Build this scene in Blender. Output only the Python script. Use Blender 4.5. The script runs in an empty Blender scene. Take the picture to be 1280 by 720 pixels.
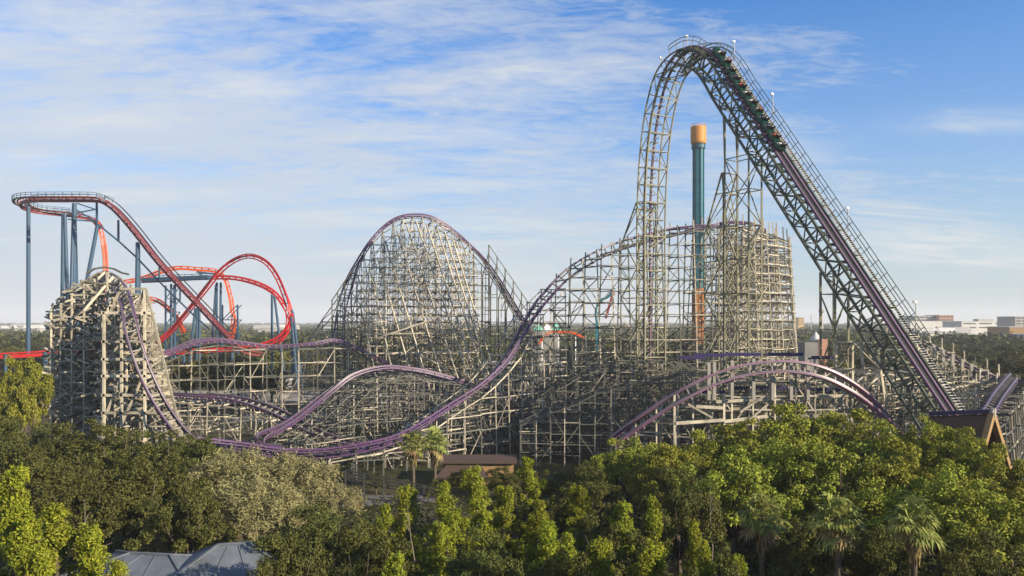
import bpy, math, random
import numpy as np
from mathutils import Vector, Matrix

# ------------------------------------------------------------------ camera, sky, sun, exposure
scene = bpy.context.scene
COL = scene.collection
CAM_H = 21.0
cam_d = bpy.data.cameras.new('camera')
cam = bpy.data.objects.new('camera', cam_d)
COL.objects.link(cam)
cam.location = (0, 0, CAM_H)
cam.rotation_euler = (math.radians(90), 0, 0)
cam_d.sensor_width = 36.0
cam_d.lens = 36.0 * 1000 / 1280
cam_d.shift_y = 42.0 / 1280.0
cam_d.clip_end = 30000
scene.camera = cam

SUN_AZ = math.radians(122)      # clockwise from the view direction (+Y)
SUN_EL = math.radians(22)
SUN_DIR = Vector((math.sin(SUN_AZ) * math.cos(SUN_EL), math.cos(SUN_AZ) * math.cos(SUN_EL), math.sin(SUN_EL)))
sun_d = bpy.data.lights.new('sun', 'SUN')
sun_d.energy = 5.0
sun_d.angle = math.radians(0.5)
sun_d.color = (1.0, 0.84, 0.62)
sun = bpy.data.objects.new('sun', sun_d)
COL.objects.link(sun)
sun.rotation_euler = SUN_DIR.to_track_quat('Z', 'Y').to_euler()
sun.location = (60, -40, 90)

scene.view_settings.view_transform = 'Standard'
scene.view_settings.look = 'None'
scene.view_settings.gamma = 1.0
scene.view_settings.exposure = 1.0
scene.view_settings.use_curve_mapping = False
scene.cycles.max_bounces = 5
scene.cycles.diffuse_bounces = 1
scene.cycles.glossy_bounces = 2
scene.cycles.transmission_bounces = 3
scene.cycles.volume_bounces = 0
scene.cycles.use_adaptive_sampling = True
scene.cycles.use_denoising = True

world = bpy.data.worlds.new('World')
scene.world = world
world.use_nodes = True
wn, wl = world.node_tree.nodes, world.node_tree.links
wn.clear()
def W(t, **kw):
    n = wn.new(t)
    for k, v in kw.items():
        setattr(n, k, v)
    return n
def wmath(op, a, b=None, clamp=False):
    n = W('ShaderNodeMath', operation=op, use_clamp=clamp)
    for i, v in enumerate((a, b)):
        if v is None: continue
        if isinstance(v, (int, float)): n.inputs[i].default_value = v
        else: wl.new(v, n.inputs[i])
    return n.outputs[0]
def wmix(fac, a, b, blend='MIX'):
    n = W('ShaderNodeMix', data_type='RGBA', blend_type=blend)
    for s, v in ((0, fac), (6, a), (7, b)):
        if isinstance(v, (int, float)): n.inputs[s].default_value = v
        elif isinstance(v, tuple): n.inputs[s].default_value = (*v, 1)
        else: wl.new(v, n.inputs[s])
    return n.outputs[2]
def wramp(fac, stops):
    n = W('ShaderNodeValToRGB')
    e = n.color_ramp.elements
    while len(e) < len(stops): e.new(0.5)
    for k, (p, c) in enumerate(stops):
        e[k].position = p; e[k].color = (c, c, c, 1)
    wl.new(fac, n.inputs[0])
    return n.outputs[0]
sky = W('ShaderNodeTexSky', sky_type='NISHITA', sun_disc=False)
sky.sun_elevation = SUN_EL
sky.sun_rotation = SUN_AZ
sky.altitude = 20
sky.air_density = 1.0
sky.dust_density = 0.6
sky.ozone_density = 2.0
tc = W('ShaderNodeTexCoord')
sep = W('ShaderNodeSeparateXYZ'); wl.new(tc.outputs['Generated'], sep.inputs[0])
dx, dy, dz = sep.outputs
zc = wmath('MAXIMUM', dz, 0.0)
den = wmath('ADD', zc, 0.16)
comb = W('ShaderNodeCombineXYZ')
wl.new(wmath('DIVIDE', dx, den), comb.inputs[0])
wl.new(wmath('DIVIDE', dy, den), comb.inputs[1])
def cloud_noise(scale, rot, loc, detail, rough, dist, nscale):
    m = W('ShaderNodeMapping')
    m.inputs['Scale'].default_value = scale
    m.inputs['Rotation'].default_value = (0, 0, math.radians(rot))
    m.inputs['Location'].default_value = loc
    wl.new(comb.outputs[0], m.inputs[0])
    n = W('ShaderNodeTexNoise')
    n.inputs['Scale'].default_value = nscale
    n.inputs['Detail'].default_value = detail
    n.inputs['Roughness'].default_value = rough
    n.inputs['Distortion'].default_value = dist
    wl.new(m.outputs[0], n.inputs['Vector'])
    return n.outputs[0]
big = cloud_noise((1.0, 1.0, 1), 15, (3.1, 1.7, 0), 5, 0.55, 0.4, 0.55)
wisp = cloud_noise((0.75, 1.7, 1), -18, (0.6, 4.2, 0), 9, 0.62, 1.1, 1.7)
fine = cloud_noise((1.0, 2.4, 1), 12, (7.0, 0.2, 0), 8, 0.7, 0.6, 7.0)
SKY_STRENGTH = 0.064
leftness = wmath('MULTIPLY', wmath('ADD', wmath('MULTIPLY', dx, -1.0), -0.02), 0.48)
dens = wmath('ADD', wmath('MULTIPLY', big, 0.60), wmath('MULTIPLY', wisp, 0.95))
dens = wmath('ADD', dens, wmath('MULTIPLY', fine, 0.80))
dens = wmath('ADD', dens, leftness)
low = wramp(dz, [(0.0, 1.0), (0.36, 0.0)])
dens = wmath('ADD', dens, wmath('MULTIPLY', low, 0.16))
mask = wramp(wmath('MULTIPLY', dens, 0.5), [(0.53, 0.0), (0.60, 0.34), (0.72, 0.82)])
streak = cloud_noise((0.32, 1.5, 1), 4, (2.3, 8.1, 0), 7, 0.6, 0.6, 1.3)
smask = wmath('MULTIPLY', wramp(streak, [(0.52, 0.0), (0.68, 0.9)]), wramp(dz, [(0.02, 0.2), (0.10, 1.0), (0.26, 0.0)]))
base = wmix(1.0, sky.outputs[0], (0.27, 0.93, 1.60), 'MULTIPLY')
horizon = wramp(dz, [(0.0, 0.95), (0.10, 0.62), (0.22, 0.26), (0.40, 0.0)])
base = wmix(horizon, base, (4.75, 5.15, 5.1))
cl = wmix(mask, base, (4.9, 5.3, 5.9))
cl = wmix(smask, cl, (6.3, 6.4, 6.2))
dyc = wmath('MAXIMUM', dy, 0.05)
uu = wmath('DIVIDE', dx, dyc); vv = wmath('DIVIDE', dz, dyc)
puff = cloud_noise((0.8, 1.6, 1), 8, (5.2, 2.4, 0), 8, 0.62, 0.8, 3.4)
def patch(px, py, sx, sy, amp):
    a = wmath('DIVIDE', wmath('SUBTRACT', uu, (px - 640) / 1000), sx); c = wmath('DIVIDE', wmath('SUBTRACT', vv, (402 - py) / 1000), sy)
    r2 = wmath('ADD', wmath('MULTIPLY', a, a), wmath('MULTIPLY', c, c))
    return wmath('MULTIPLY', wmath('POWER', 2.718, wmath('MULTIPLY', r2, -1.0)), amp)
tot = None
for q in ((1150, 300, .11, .020, .95), (1250, 322, .10, .018, .8), (1225, 152, .085, .014, .95),  (30, 200, .06, .011, 1.0),
          (190, 243, .14, .007, .8), (650, 95, .13, .035, .75), (80, 30, .16, .05, .7), (300, 110, .10, .02, .8), (480, 10, .08, .015, .7), (560, 168, .10, .010, .6), (960, 190, .08, .03, .5), (110, 150, .14, .02, .7)):
    p_ = patch(*q); tot = p_ if tot is None else wmath('ADD', tot, p_)
pmask = wmath('MULTIPLY', tot, wramp(puff, [(0.30, 0.0), (0.60, 1.0)]), clamp=True)
cl = wmix(wmath('MULTIPLY', pmask, 0.9), cl, (6.0, 6.2, 6.3))
bg = W('ShaderNodeBackground'); bg.inputs[1].default_value = SKY_STRENGTH
wl.new(cl, bg.inputs[0])
wo = W('ShaderNodeOutputWorld'); wl.new(bg.outputs[0], wo.inputs[0])

# ------------------------------------------------------------------ helpers
RNG = random.Random(7)
NP = np.random.default_rng(11)
def P(px, py, Y):
    """a point of the photograph at depth Y metres, as a place in the world"""
    return Vector(((px - 640.0) * Y / 1000.0, Y, CAM_H + (402.0 - py) * Y / 1000.0))
def G(px, Y, z=0.0):
    return Vector(((px - 640.0) * Y / 1000.0, Y, z))

MATS = {}
def mat(name, color, rough=0.7, metallic=0.0, var=0.0, island=0.0, objvar=0.0, noise_scale=1.0, color2=None, bump=0.0, spec=0.3, translucent=0.0, hue=0.0):
    m = bpy.data.materials.new(name)
    m.use_nodes = True
    nt = m.node_tree; n = nt.nodes; l = nt.links
    bs = n['Principled BSDF']
    bs.inputs['Roughness'].default_value = rough
    bs.inputs['Metallic'].default_value = metallic
    bs.inputs['Specular IOR Level'].default_value = spec
    c2 = color2 if color2 else tuple(c * 0.55 for c in color)
    cur = None
    tcn = n.new('ShaderNodeTexCoord')
    nz = n.new('ShaderNodeTexNoise'); nz.inputs['Scale'].default_value = noise_scale
    nz.inputs['Detail'].default_value = 6; nz.inputs['Roughness'].default_value = 0.65
    l.new(tcn.outputs['Object'], nz.inputs['Vector'])
    mx = n.new('ShaderNodeMix'); mx.data_type = 'RGBA'
    mx.inputs[6].default_value = (*color, 1); mx.inputs[7].default_value = (*c2, 1)
    rp = n.new('ShaderNodeValToRGB'); rp.color_ramp.elements[0].position = 0.38; rp.color_ramp.elements[1].position = 0.68
    l.new(nz.outputs[0], rp.inputs[0])
    vm = n.new('ShaderNodeMath'); vm.operation = 'MULTIPLY'; vm.inputs[1].default_value = var
    l.new(rp.outputs[0], vm.inputs[0]); l.new(vm.outputs[0], mx.inputs[0])
    cur = mx.outputs[2]
    if island or objvar or hue:
        hsv = n.new('ShaderNodeHueSaturation')
        gi = n.new('ShaderNodeNewGeometry'); oi = n.new('ShaderNodeObjectInfo')
        def madd(src, amp, base):
            a = n.new('ShaderNodeMath'); a.operation = 'MULTIPLY_ADD'
            a.inputs[1].default_value = amp; a.inputs[2].default_value = base
            l.new(src, a.inputs[0]); return a.outputs[0]
        v1 = madd(gi.outputs['Random Per Island'], 2 * island, 1 - island)
        v2 = madd(oi.outputs['Random'], 2 * objvar, 1 - objvar)
        mm = n.new('ShaderNodeMath'); mm.operation = 'MULTIPLY'
        l.new(v1, mm.inputs[0]); l.new(v2, mm.inputs[1]); l.new(mm.outputs[0], hsv.inputs['Value'])
        if hue:
            ho = madd(oi.outputs['Random'], hue, 0.5 - hue / 2)
            wnz = n.new('ShaderNodeTexWhiteNoise'); wnz.noise_dimensions = '1D'
            l.new(gi.outputs['Random Per Island'], wnz.inputs['W'])
            hi = n.new('ShaderNodeMath'); hi.operation = 'MULTIPLY_ADD'
            hi.inputs[1].default_value = hue; hi.inputs[2].default_value = -hue / 2
            l.new(wnz.outputs['Value'], hi.inputs[0])
            ad = n.new('ShaderNodeMath'); ad.operation = 'ADD'
            l.new(ho, ad.inputs[0]); l.new(hi.outputs[0], ad.inputs[1])
            l.new(ad.outputs[0], hsv.inputs['Hue'])
        l.new(cur, hsv.inputs['Color']); cur = hsv.outputs[0]
    l.new(cur, bs.inputs['Base Color'])
    if bump:
        bp = n.new('ShaderNodeBump'); bp.inputs['Strength'].default_value = bump
        l.new(nz.outputs[0], bp.inputs['Height']); l.new(bp.outputs[0], bs.inputs['Normal'])
    if translucent:
        tr = n.new('ShaderNodeBsdfTranslucent'); l.new(cur, tr.inputs[0])
        ms = n.new('ShaderNodeMixShader'); ms.inputs[0].default_value = translucent
        l.new(bs.outputs[0], ms.inputs[1]); l.new(tr.outputs[0], ms.inputs[2])
        l.new(ms.outputs[0], n['Material Output'].inputs[0])
    MATS[name] = m
    return m

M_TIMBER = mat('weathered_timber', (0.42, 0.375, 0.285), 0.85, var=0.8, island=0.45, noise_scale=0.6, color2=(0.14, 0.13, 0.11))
M_TIMBER_DK_SHADE = mat('dark_and_shade_timber', (0.095, 0.098, 0.083), 0.85, var=0.6, island=0.35, noise_scale=0.5, color2=(0.09, 0.085, 0.075))  # dark boards; also paints in the shade inside the centre trestles
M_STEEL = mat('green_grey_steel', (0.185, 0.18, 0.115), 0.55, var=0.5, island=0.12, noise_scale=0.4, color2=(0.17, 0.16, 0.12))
M_STEEL_DK_SHADE = mat('dark_steel_truss_shade', (0.075, 0.088, 0.068), 0.5, var=0.4, island=0.1, noise_scale=0.4)  # dark fittings; on the lift truss the shade is put into this colour
M_PURPLE = mat('purple_track_paint', (0.082, 0.042, 0.088), 0.42, var=0.6, noise_scale=0.3, color2=(0.09, 0.05, 0.14))
M_PLUM = mat('plum_lift_paint', (0.11, 0.068, 0.105), 0.45, var=0.5, noise_scale=0.4, color2=(0.10, 0.055, 0.12))
M_PINK = mat('mauve_track_paint', (0.24, 0.105, 0.185), 0.45, var=0.6, noise_scale=0.2, color2=(0.28, 0.18, 0.25))
M_VIOLET = mat('violet_blue_paint', (0.030, 0.024, 0.085), 0.45, var=0.3)
M_TIE = mat('pale_tie_timber', (0.27, 0.25, 0.225), 0.75, var=0.4, island=0.25)
M_GRATE = mat('grey_walkway_steel', (0.40, 0.40, 0.37), 0.6, var=0.4, island=0.2)
M_WORN = mat('worn_running_steel', (0.22, 0.20, 0.20), 0.45, metallic=0.4, var=0.6, noise_scale=0.5)
M_RED = mat('red_track_paint', (0.36, 0.010, 0.012), 0.4, var=0.25, noise_scale=0.3)
M_DKRED = mat('dull_red_track_paint', (0.20, 0.036, 0.040), 0.5, var=0.4, noise_scale=0.3)  # darker, greyer red than the main track paint
M_ORANGE = mat('orange_and_sunlit_red_paint', (0.55, 0.075, 0.010), 0.4, var=0.2, noise_scale=0.3)
M_BLUE = mat('blue_steel_paint', (0.028, 0.070, 0.125), 0.5, var=0.35, noise_scale=0.2)
M_TEAL = mat('teal_tower_paint', (0.016, 0.14, 0.165), 0.4, var=0.3, noise_scale=0.15)
M_TEAL_DK = mat('deep_teal_tower_paint', (0.010, 0.07, 0.10), 0.4, var=0.3, noise_scale=0.15)
M_GOLD = mat('golden_orange_cladding', (0.42, 0.19, 0.035), 0.55, var=0.5, noise_scale=0.25, color2=(0.46, 0.20, 0.05))
M_RUST = mat('rust_orange_cladding', (0.30, 0.105, 0.025), 0.6, var=0.5, noise_scale=0.3)
M_BARK = mat('bark', (0.095, 0.075, 0.055), 0.9, var=0.7, noise_scale=2.0, bump=0.4)
M_WHITE = mat('white_plaster', (0.52, 0.51, 0.48), 0.8, var=0.3, noise_scale=0.1)
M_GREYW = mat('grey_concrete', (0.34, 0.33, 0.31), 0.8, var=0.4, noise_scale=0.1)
M_GREYD = mat('dark_grey_stucco', (0.20, 0.195, 0.185), 0.85, var=0.5, noise_scale=0.2)  # plain dark grey wall colour
M_GLASS = mat('dark_window_glass', (0.05, 0.06, 0.07), 0.15, var=0.2, spec=0.6)
M_TAN = mat('tan_plaster', (0.28, 0.175, 0.08), 0.8, var=0.5, noise_scale=0.6)
M_BROWNROOF = mat('brown_roof_shingle', (0.075, 0.048, 0.036), 0.85, var=0.5, noise_scale=1.5)
M_SLATE = mat('blue_grey_metal_roof', (0.12, 0.14, 0.165), 0.6, var=0.8, noise_scale=0.55, color2=(0.06, 0.068, 0.075))
M_FENCE = mat('dark_stained_rail', (0.045, 0.045, 0.05), 0.7, var=0.4, noise_scale=2)
M_PAVE = mat('pale_paving', (0.24, 0.225, 0.20), 0.9, var=0.6, noise_scale=0.15)
M_ASPH = mat('asphalt', (0.12, 0.115, 0.11), 0.9, var=0.5, noise_scale=0.2)
M_LAMP = mat('white_lamp_housing', (0.75, 0.75, 0.72), 0.5)
M_GREENCAR = mat('green_train_paint', (0.010, 0.055, 0.038), 0.35, var=0.3)
M_SEAT = mat('black_seat_vinyl', (0.025, 0.025, 0.027), 0.5)
M_RESTR = mat('grey_restraint_pad', (0.20, 0.20, 0.19), 0.6)
M_ROOFG = mat('green_canopy_fabric', (0.16, 0.50, 0.36), 0.7, var=0.2)
M_YELL = mat('ochre_facade', (0.55, 0.36, 0.12), 0.8, var=0.3, noise_scale=0.1)
M_BRICK = mat('faded_brick_facade', (0.40, 0.21, 0.15), 0.85, var=0.4, noise_scale=0.15)
M_DEADWOOD = mat('dead_wood', (0.17, 0.15, 0.12), 0.9, var=0.5)
def leafmat(name, c, c2, objvar=0.14, hue=0.03, tr=0.2, isl=0.36):
    return mat(name, c, 0.65, var=0.8, island=isl, objvar=objvar, noise_scale=0.28, color2=c2, spec=0.12, translucent=tr, hue=hue)
L_OAK = leafmat('oak_leaves', (0.105, 0.112, 0.028), (0.055, 0.066, 0.018))
L_BRIGHT = leafmat('bright_leaves', (0.245, 0.262, 0.034), (0.125, 0.152, 0.024))
L_COLUMN = leafmat('yellow_green_leaves', (0.235, 0.262, 0.022), (0.120, 0.152, 0.016))
L_MOSS = leafmat('pale_olive_leaves', (0.235, 0.212, 0.10), (0.155, 0.145, 0.062), hue=0.015)
L_PALM = leafmat('palm_fronds', (0.24, 0.26, 0.070), (0.165, 0.19, 0.048), tr=0.25)
L_FAR = leafmat('woodland_leaves', (0.058, 0.062, 0.022), (0.038, 0.044, 0.016), tr=0.15, objvar=0.22, hue=0.05)
L_FARB = leafmat('woodland_light_leaves', (0.10, 0.10, 0.026), (0.065, 0.072, 0.02), tr=0.15, objvar=0.22, hue=0.05)
L_DEAD = leafmat('dry_fronds', (0.27, 0.21, 0.10), (0.20, 0.14, 0.06), tr=0.15)

class MB:
    """collects bars, boxes, sweeps; build() links them as one mesh object"""
    def __init__(s):
        s.v = []; s.f = []; s.m = []
    def bar(s, a, b, w, h=None, mi=0, up=None, ext=0.0):
        a = Vector(a); b = Vector(b); h = h or w
        d = b - a
        L = d.length
        if L < 1e-5: return
        d /= L
        if ext: a = a - d * ext; b = b + d * ext
        if up is None: up = Vector((0, 0, 1)) if abs(d.z) < 0.95 else Vector((0, 1, 0))
        x = d.cross(up)
        if x.length < 1e-5: x = d.cross(Vector((1, 0, 0)))
        x.normalize(); y = x.cross(d); y.normalize()
        x = x * (w / 2); y = y * (h / 2)
        i = len(s.v)
        for p in (a, b):
            s.v += [p - x - y, p + x - y, p + x + y, p - x + y]
        s.f += [(i, i+1, i+2, i+3), (i+7, i+6, i+5, i+4), (i, i+4, i+5, i+1), (i+1, i+5, i+6, i+2), (i+2, i+6, i+7, i+3), (i+3, i+7, i+4, i)]
        s.m += [mi] * 6
    def box(s, c, size, mi=0, rz=0.0):
        c = Vector(c); sx, sy, sz = [q / 2 for q in size]
        cr, sr = math.cos(rz), math.sin(rz)
        i = len(s.v)
        for z in (-sz, sz):
            for x, y in ((-sx, -sy), (sx, -sy), (sx, sy), (-sx, sy)):
                s.v.append(c + Vector((x * cr - y * sr, x * sr + y * cr, z)))
        s.f += [(i+3, i+2, i+1, i), (i+4, i+5, i+6, i+7), (i, i+1, i+5, i+4), (i+1, i+2, i+6, i+5), (i+2, i+3, i+7, i+6), (i+3, i, i+4, i+7)]
        s.m += [mi] * 6
    def poly(s, pts, mi=0):
        i = len(s.v); s.v += [Vector(p) for p in pts]; s.f.append(tuple(range(i, i + len(pts)))); s.m.append(mi)
    def sweep(s, pts, us, vs, w, h, ou=0.0, ov=0.0, mi=0):
        """rectangular section along pts with frame vectors us (sideways), vs (up)"""
        i = len(s.v); n = len(pts)
        for p, u, v in zip(pts, us, vs):
            c = p + u * ou + v * ov
            s.v += [c - u*w/2 - v*h/2, c + u*w/2 - v*h/2, c + u*w/2 + v*h/2, c - u*w/2 + v*h/2]
        for k in range(n - 1):
            q = i + 4 * k
            for a in range(4):
                b = (a + 1) % 4
                s.f.append((q + a, q + b, q + 4 + b, q + 4 + a)); s.m.append(mi)
        s.f += [(i+3, i+2, i+1, i), (i+4*n-4, i+4*n-3, i+4*n-2, i+4*n-1)]; s.m += [mi, mi]
    def tube(s, pts, rs, n=8, mi=0, cap=True):
        pts = [Vector(p) for p in pts]
        if isinstance(rs, (int, float)): rs = [rs] * len(pts)
        i = len(s.v)
        for k, p in enumerate(pts):
            d = (pts[min(k+1, len(pts)-1)] - pts[max(k-1, 0)]).normalized()
            up = Vector((0, 0, 1)) if abs(d.z) < 0.95 else Vector((0, 1, 0))
            x = d.cross(up).normalized(); y = x.cross(d)
            for a in range(n):
                t = 2 * math.pi * a / n
                s.v.append(p + x * (math.cos(t) * rs[k]) + y * (math.sin(t) * rs[k]))
        for k in range(len(pts) - 1):
            for a in range(n):
                b = (a + 1) % n
                s.f.append((i+k*n+a, i+k*n+b, i+(k+1)*n+b, i+(k+1)*n+a)); s.m.append(mi)
        if cap:
            s.f.append(tuple(i + n - 1 - a for a in range(n))); s.m.append(mi)
            e = i + (len(pts) - 1) * n
            s.f.append(tuple(e + a for a in range(n))); s.m.append(mi)
    def build(s, name, mats, parent=None, smooth=False):
        me = bpy.data.meshes.new(name)
        me.from_pydata([tuple(v) for v in s.v], [], s.f)
        if not isinstance(mats, (list, tuple)): mats = [mats]
        for m in mats: me.materials.append(m)
        if len(mats) > 1: me.polygons.foreach_set('material_index', s.m)
        if smooth: me.polygons.foreach_set('use_smooth', [True] * len(me.polygons))
        me.update()
        o = bpy.data.objects.new(name, me)
        COL.objects.link(o)
        if parent is not None: adopt(o, parent)
        return o
def adopt(o, parent):
    o.parent = parent
    p = parent; m = Matrix.Identity(4)
    chain = []
    while p is not None:
        chain.append(p); p = p.parent
    for q in reversed(chain): m = m @ q.matrix_parent_inverse @ q.matrix_basis
    o.matrix_parent_inverse = m.inverted()
def tag(o, label=None, cat=None, group=None, kind=None):
    if label: o['label'] = label
    if cat: o['category'] = cat
    if group: o['group'] = group
    if kind: o['kind'] = kind
    return o
def empty(name, loc=(0, 0, 0)):
    o = bpy.data.objects.new(name, None); COL.objects.link(o)
    o.location = loc
    o.empty_display_size = 0.5
    return o
def spline(ctrl, step=0.6):
    """Catmull-Rom through [(Vector, bank)], resampled at about equal steps"""
    pts = [c[0] for c in ctrl]; bk = [c[1] for c in ctrl]
    out = []; ob = []
    n = len(pts)
    def tang(i):
        a = pts[max(i-1, 0)]; b = pts[min(i+1, n-1)]
        return (b - a) * 0.5
    for i in range(n - 1):
        p0, p1 = pts[i], pts[i+1]
        L = (p1 - p0).length
        m0 = tang(i); m1 = tang(i+1)
        if m0.length > 1e-6: m0 = m0.normalized() * L
        if m1.length > 1e-6: m1 = m1.normalized() * L
        k = max(2, int(L / step))
        for j in range(k):
            t = j / k; t2 = t*t; t3 = t2*t
            out.append(p0*(2*t3-3*t2+1) + m0*(t3-2*t2+t) + p1*(-2*t3+3*t2) + m1*(t3-t2))
            s = t2*(3-2*t)
            ob.append(bk[i]*(1-s) + bk[i+1]*s)
    out.append(pts[-1]); ob.append(bk[-1])
    return out, ob
def frames(pts, banks, right=None):
    us, vs, ts = [], [], []
    n = len(pts)
    last = None
    for i in range(n):
        t = (pts[min(i+1, n-1)] - pts[max(i-1, 0)]).normalized()
        if right is not None: r = right.copy()
        else:
            r = Vector((t.y, -t.x, 0))
            if r.length < 0.12 and last is not None: r = last.copy()
            r = (r - t * r.dot(t)).normalized()
            last = r
        u = r.cross(t).normalized()
        b = math.radians(banks[i])
        us.append(r * math.cos(b) - u * math.sin(b))
        vs.append(u * math.cos(b) + r * math.sin(b))
        ts.append(t)
    return ts, us, vs

# ------------------------------------------------------------------ ground, paths, haze
def sheet(name, poly, z, m, kind='structure'):
    b = MB(); b.poly([(x, y, z) for x, y in poly]); o = b.build(name, m); o['kind'] = kind; return o
def ground_material():
    m = bpy.data.materials.new('park_ground'); m.use_nodes = True
    nt = m.node_tree; n = nt.nodes; l = nt.links
    bs = n['Principled BSDF']; bs.inputs['Roughness'].default_value = 0.95; bs.inputs['Specular IOR Level'].default_value = 0.1
    t = n.new('ShaderNodeTexCoord')
    def nz(s, d=6):
        q = n.new('ShaderNodeTexNoise'); q.inputs['Scale'].default_value = s; q.inputs['Detail'].default_value = d
        q.inputs['Roughness'].default_value = 0.6; l.new(t.outputs['Object'], q.inputs['Vector']); return q.outputs[0]
    def rp(src, stops):
        r = n.new('ShaderNodeValToRGB'); e = r.color_ramp.elements
        while len(e) < len(stops): e.new(0.5)
        for k, (p, c) in enumerate(stops): e[k].position = p; e[k].color = (*c, 1)
        l.new(src, r.inputs[0]); return r.outputs[0]
    a = rp(nz(0.02), [(0.35, (0.035, 0.042, 0.016)), (0.5, (0.055, 0.055, 0.025)), (0.62, (0.10, 0.085, 0.06)), (0.75, (0.05, 0.055, 0.02))])
    b = rp(nz(0.6), [(0.3, (0.6, 0.6, 0.6)), (0.7, (1.15, 1.1, 1.05))])
    mx = n.new('ShaderNodeMix'); mx.data_type = 'RGBA'; mx.blend_type = 'MULTIPLY'; mx.inputs[0].default_value = 1
    l.new(a, mx.inputs[6]); l.new(b, mx.inputs[7]); l.new(mx.outputs[2], bs.inputs['Base Color'])
    return m
M_GROUND = ground_material()
sheet('ground', [(-7000, -400), (7000, -400), (7000, 7600), (-7000, 7600)], 0.0, M_GROUND)
sheet('plaza', [(-125, 206), (30, 206), (30, 236), (-125, 246)], 0.004, M_PAVE)
sheet('path', [(-150, 214), (-126, 190), (-126, 300), (-200, 360)], 0.008, M_ASPH)
sheet('path', [(-60, 168), (20, 160), (40, 176), (-60, 182)], 0.004, M_PAVE)
sheet('path', [(-22, 90), (-8, 93), (-8, 98), (-22, 96)], 0.004, M_ASPH)
sheet('car_park', [(250, 560), (520, 520), (600, 820), (280, 860)], 0.004, M_ASPH)

HAZE = bpy.data.materials.new('pale_air'); HAZE.use_nodes = True
hn = HAZE.node_tree.nodes; hn.clear()
pv = hn.new('ShaderNodeVolumePrincipled'); pv.inputs['Color'].default_value = (0.93, 0.96, 1.0, 1)
pv.inputs['Density'].default_value = 0.00016; pv.inputs['Anisotropy'].default_value = 0.0
ho = hn.new('ShaderNodeOutputMaterial'); HAZE.node_tree.links.new(pv.outputs[0], ho.inputs['Volume'])
hb = MB(); hb.box((0, 3600, 58), (14100, 8100, 118)); hz = hb.build('haze', HAZE); hz['kind'] = 'stuff'

# ------------------------------------------------------------------ the purple hybrid coaster
coaster = empty('roller_coaster', (20, 125, 0))
tag(coaster, 'giant roller coaster with purple track on weathered timber trestles and a steep truss lift hill', 'roller coaster')

def track_run(ctrl, mats=(M_PURPLE, M_TIE), gauge=1.45, rw=0.27, rh=0.28, tie=1.1, parent=coaster, tie_w=1.95, ledger=True, world=False, right=None):
    pts, bk = spline([(c[0], c[1]) if world else (P(c[0], c[1], c[2]), c[3]) for c in ctrl], 0.6)
    ts, us, vs = frames(pts, bk, right)
    b = MB()
    for s in (-1, 1):
        b.sweep(pts, us, vs, rw, rh, ou=s * gauge / 2, ov=0)
    acc = 0
    for i in range(1, len(pts)):
        acc += (pts[i] - pts[i-1]).length
        if acc >= tie:
            acc = 0
            c = pts[i] - vs[i] * (rh / 2 + 0.11)
            b.bar(c - us[i] * tie_w / 2, c + us[i] * tie_w / 2, 0.16, 0.2, 1, up=vs[i])
    for s in (-1, 1):
        b.sweep(pts, us, vs, 0.16, 0.18, ou=s * gauge * 0.5, ov=-0.40, mi=0)
    for s in (-1, 1):
        b.sweep(pts, us, vs, rw * .45, 0.03, ou=s * gauge / 2 - s * rw * .2, ov=rh / 2 + .02, mi=2)
    o = b.build('track', (*mats, M_WORN), parent)
    return pts, ts, us, vs, o

BENT_QUOTA = [96]
def finish_trestle(longmb, bents, mats, quota, name='trestle', label=None):
    part = longmb.build(name, mats, coaster)
    if label: part['label'] = label
    q = min(quota, BENT_QUOTA[0]); BENT_QUOTA[0] -= q
    for b in bents[:q]:
        if b.v: b.build('bent', mats, part)
    rest = MB()
    for b in bents[q:]:
        i = len(rest.v); rest.v += b.v; rest.f += [tuple(x + i for x in f) for f in b.f]; rest.m += b.m
    if rest.v:
        o = rest.build('bent', mats, part); o['kind'] = 'stuff'
    return part

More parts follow.
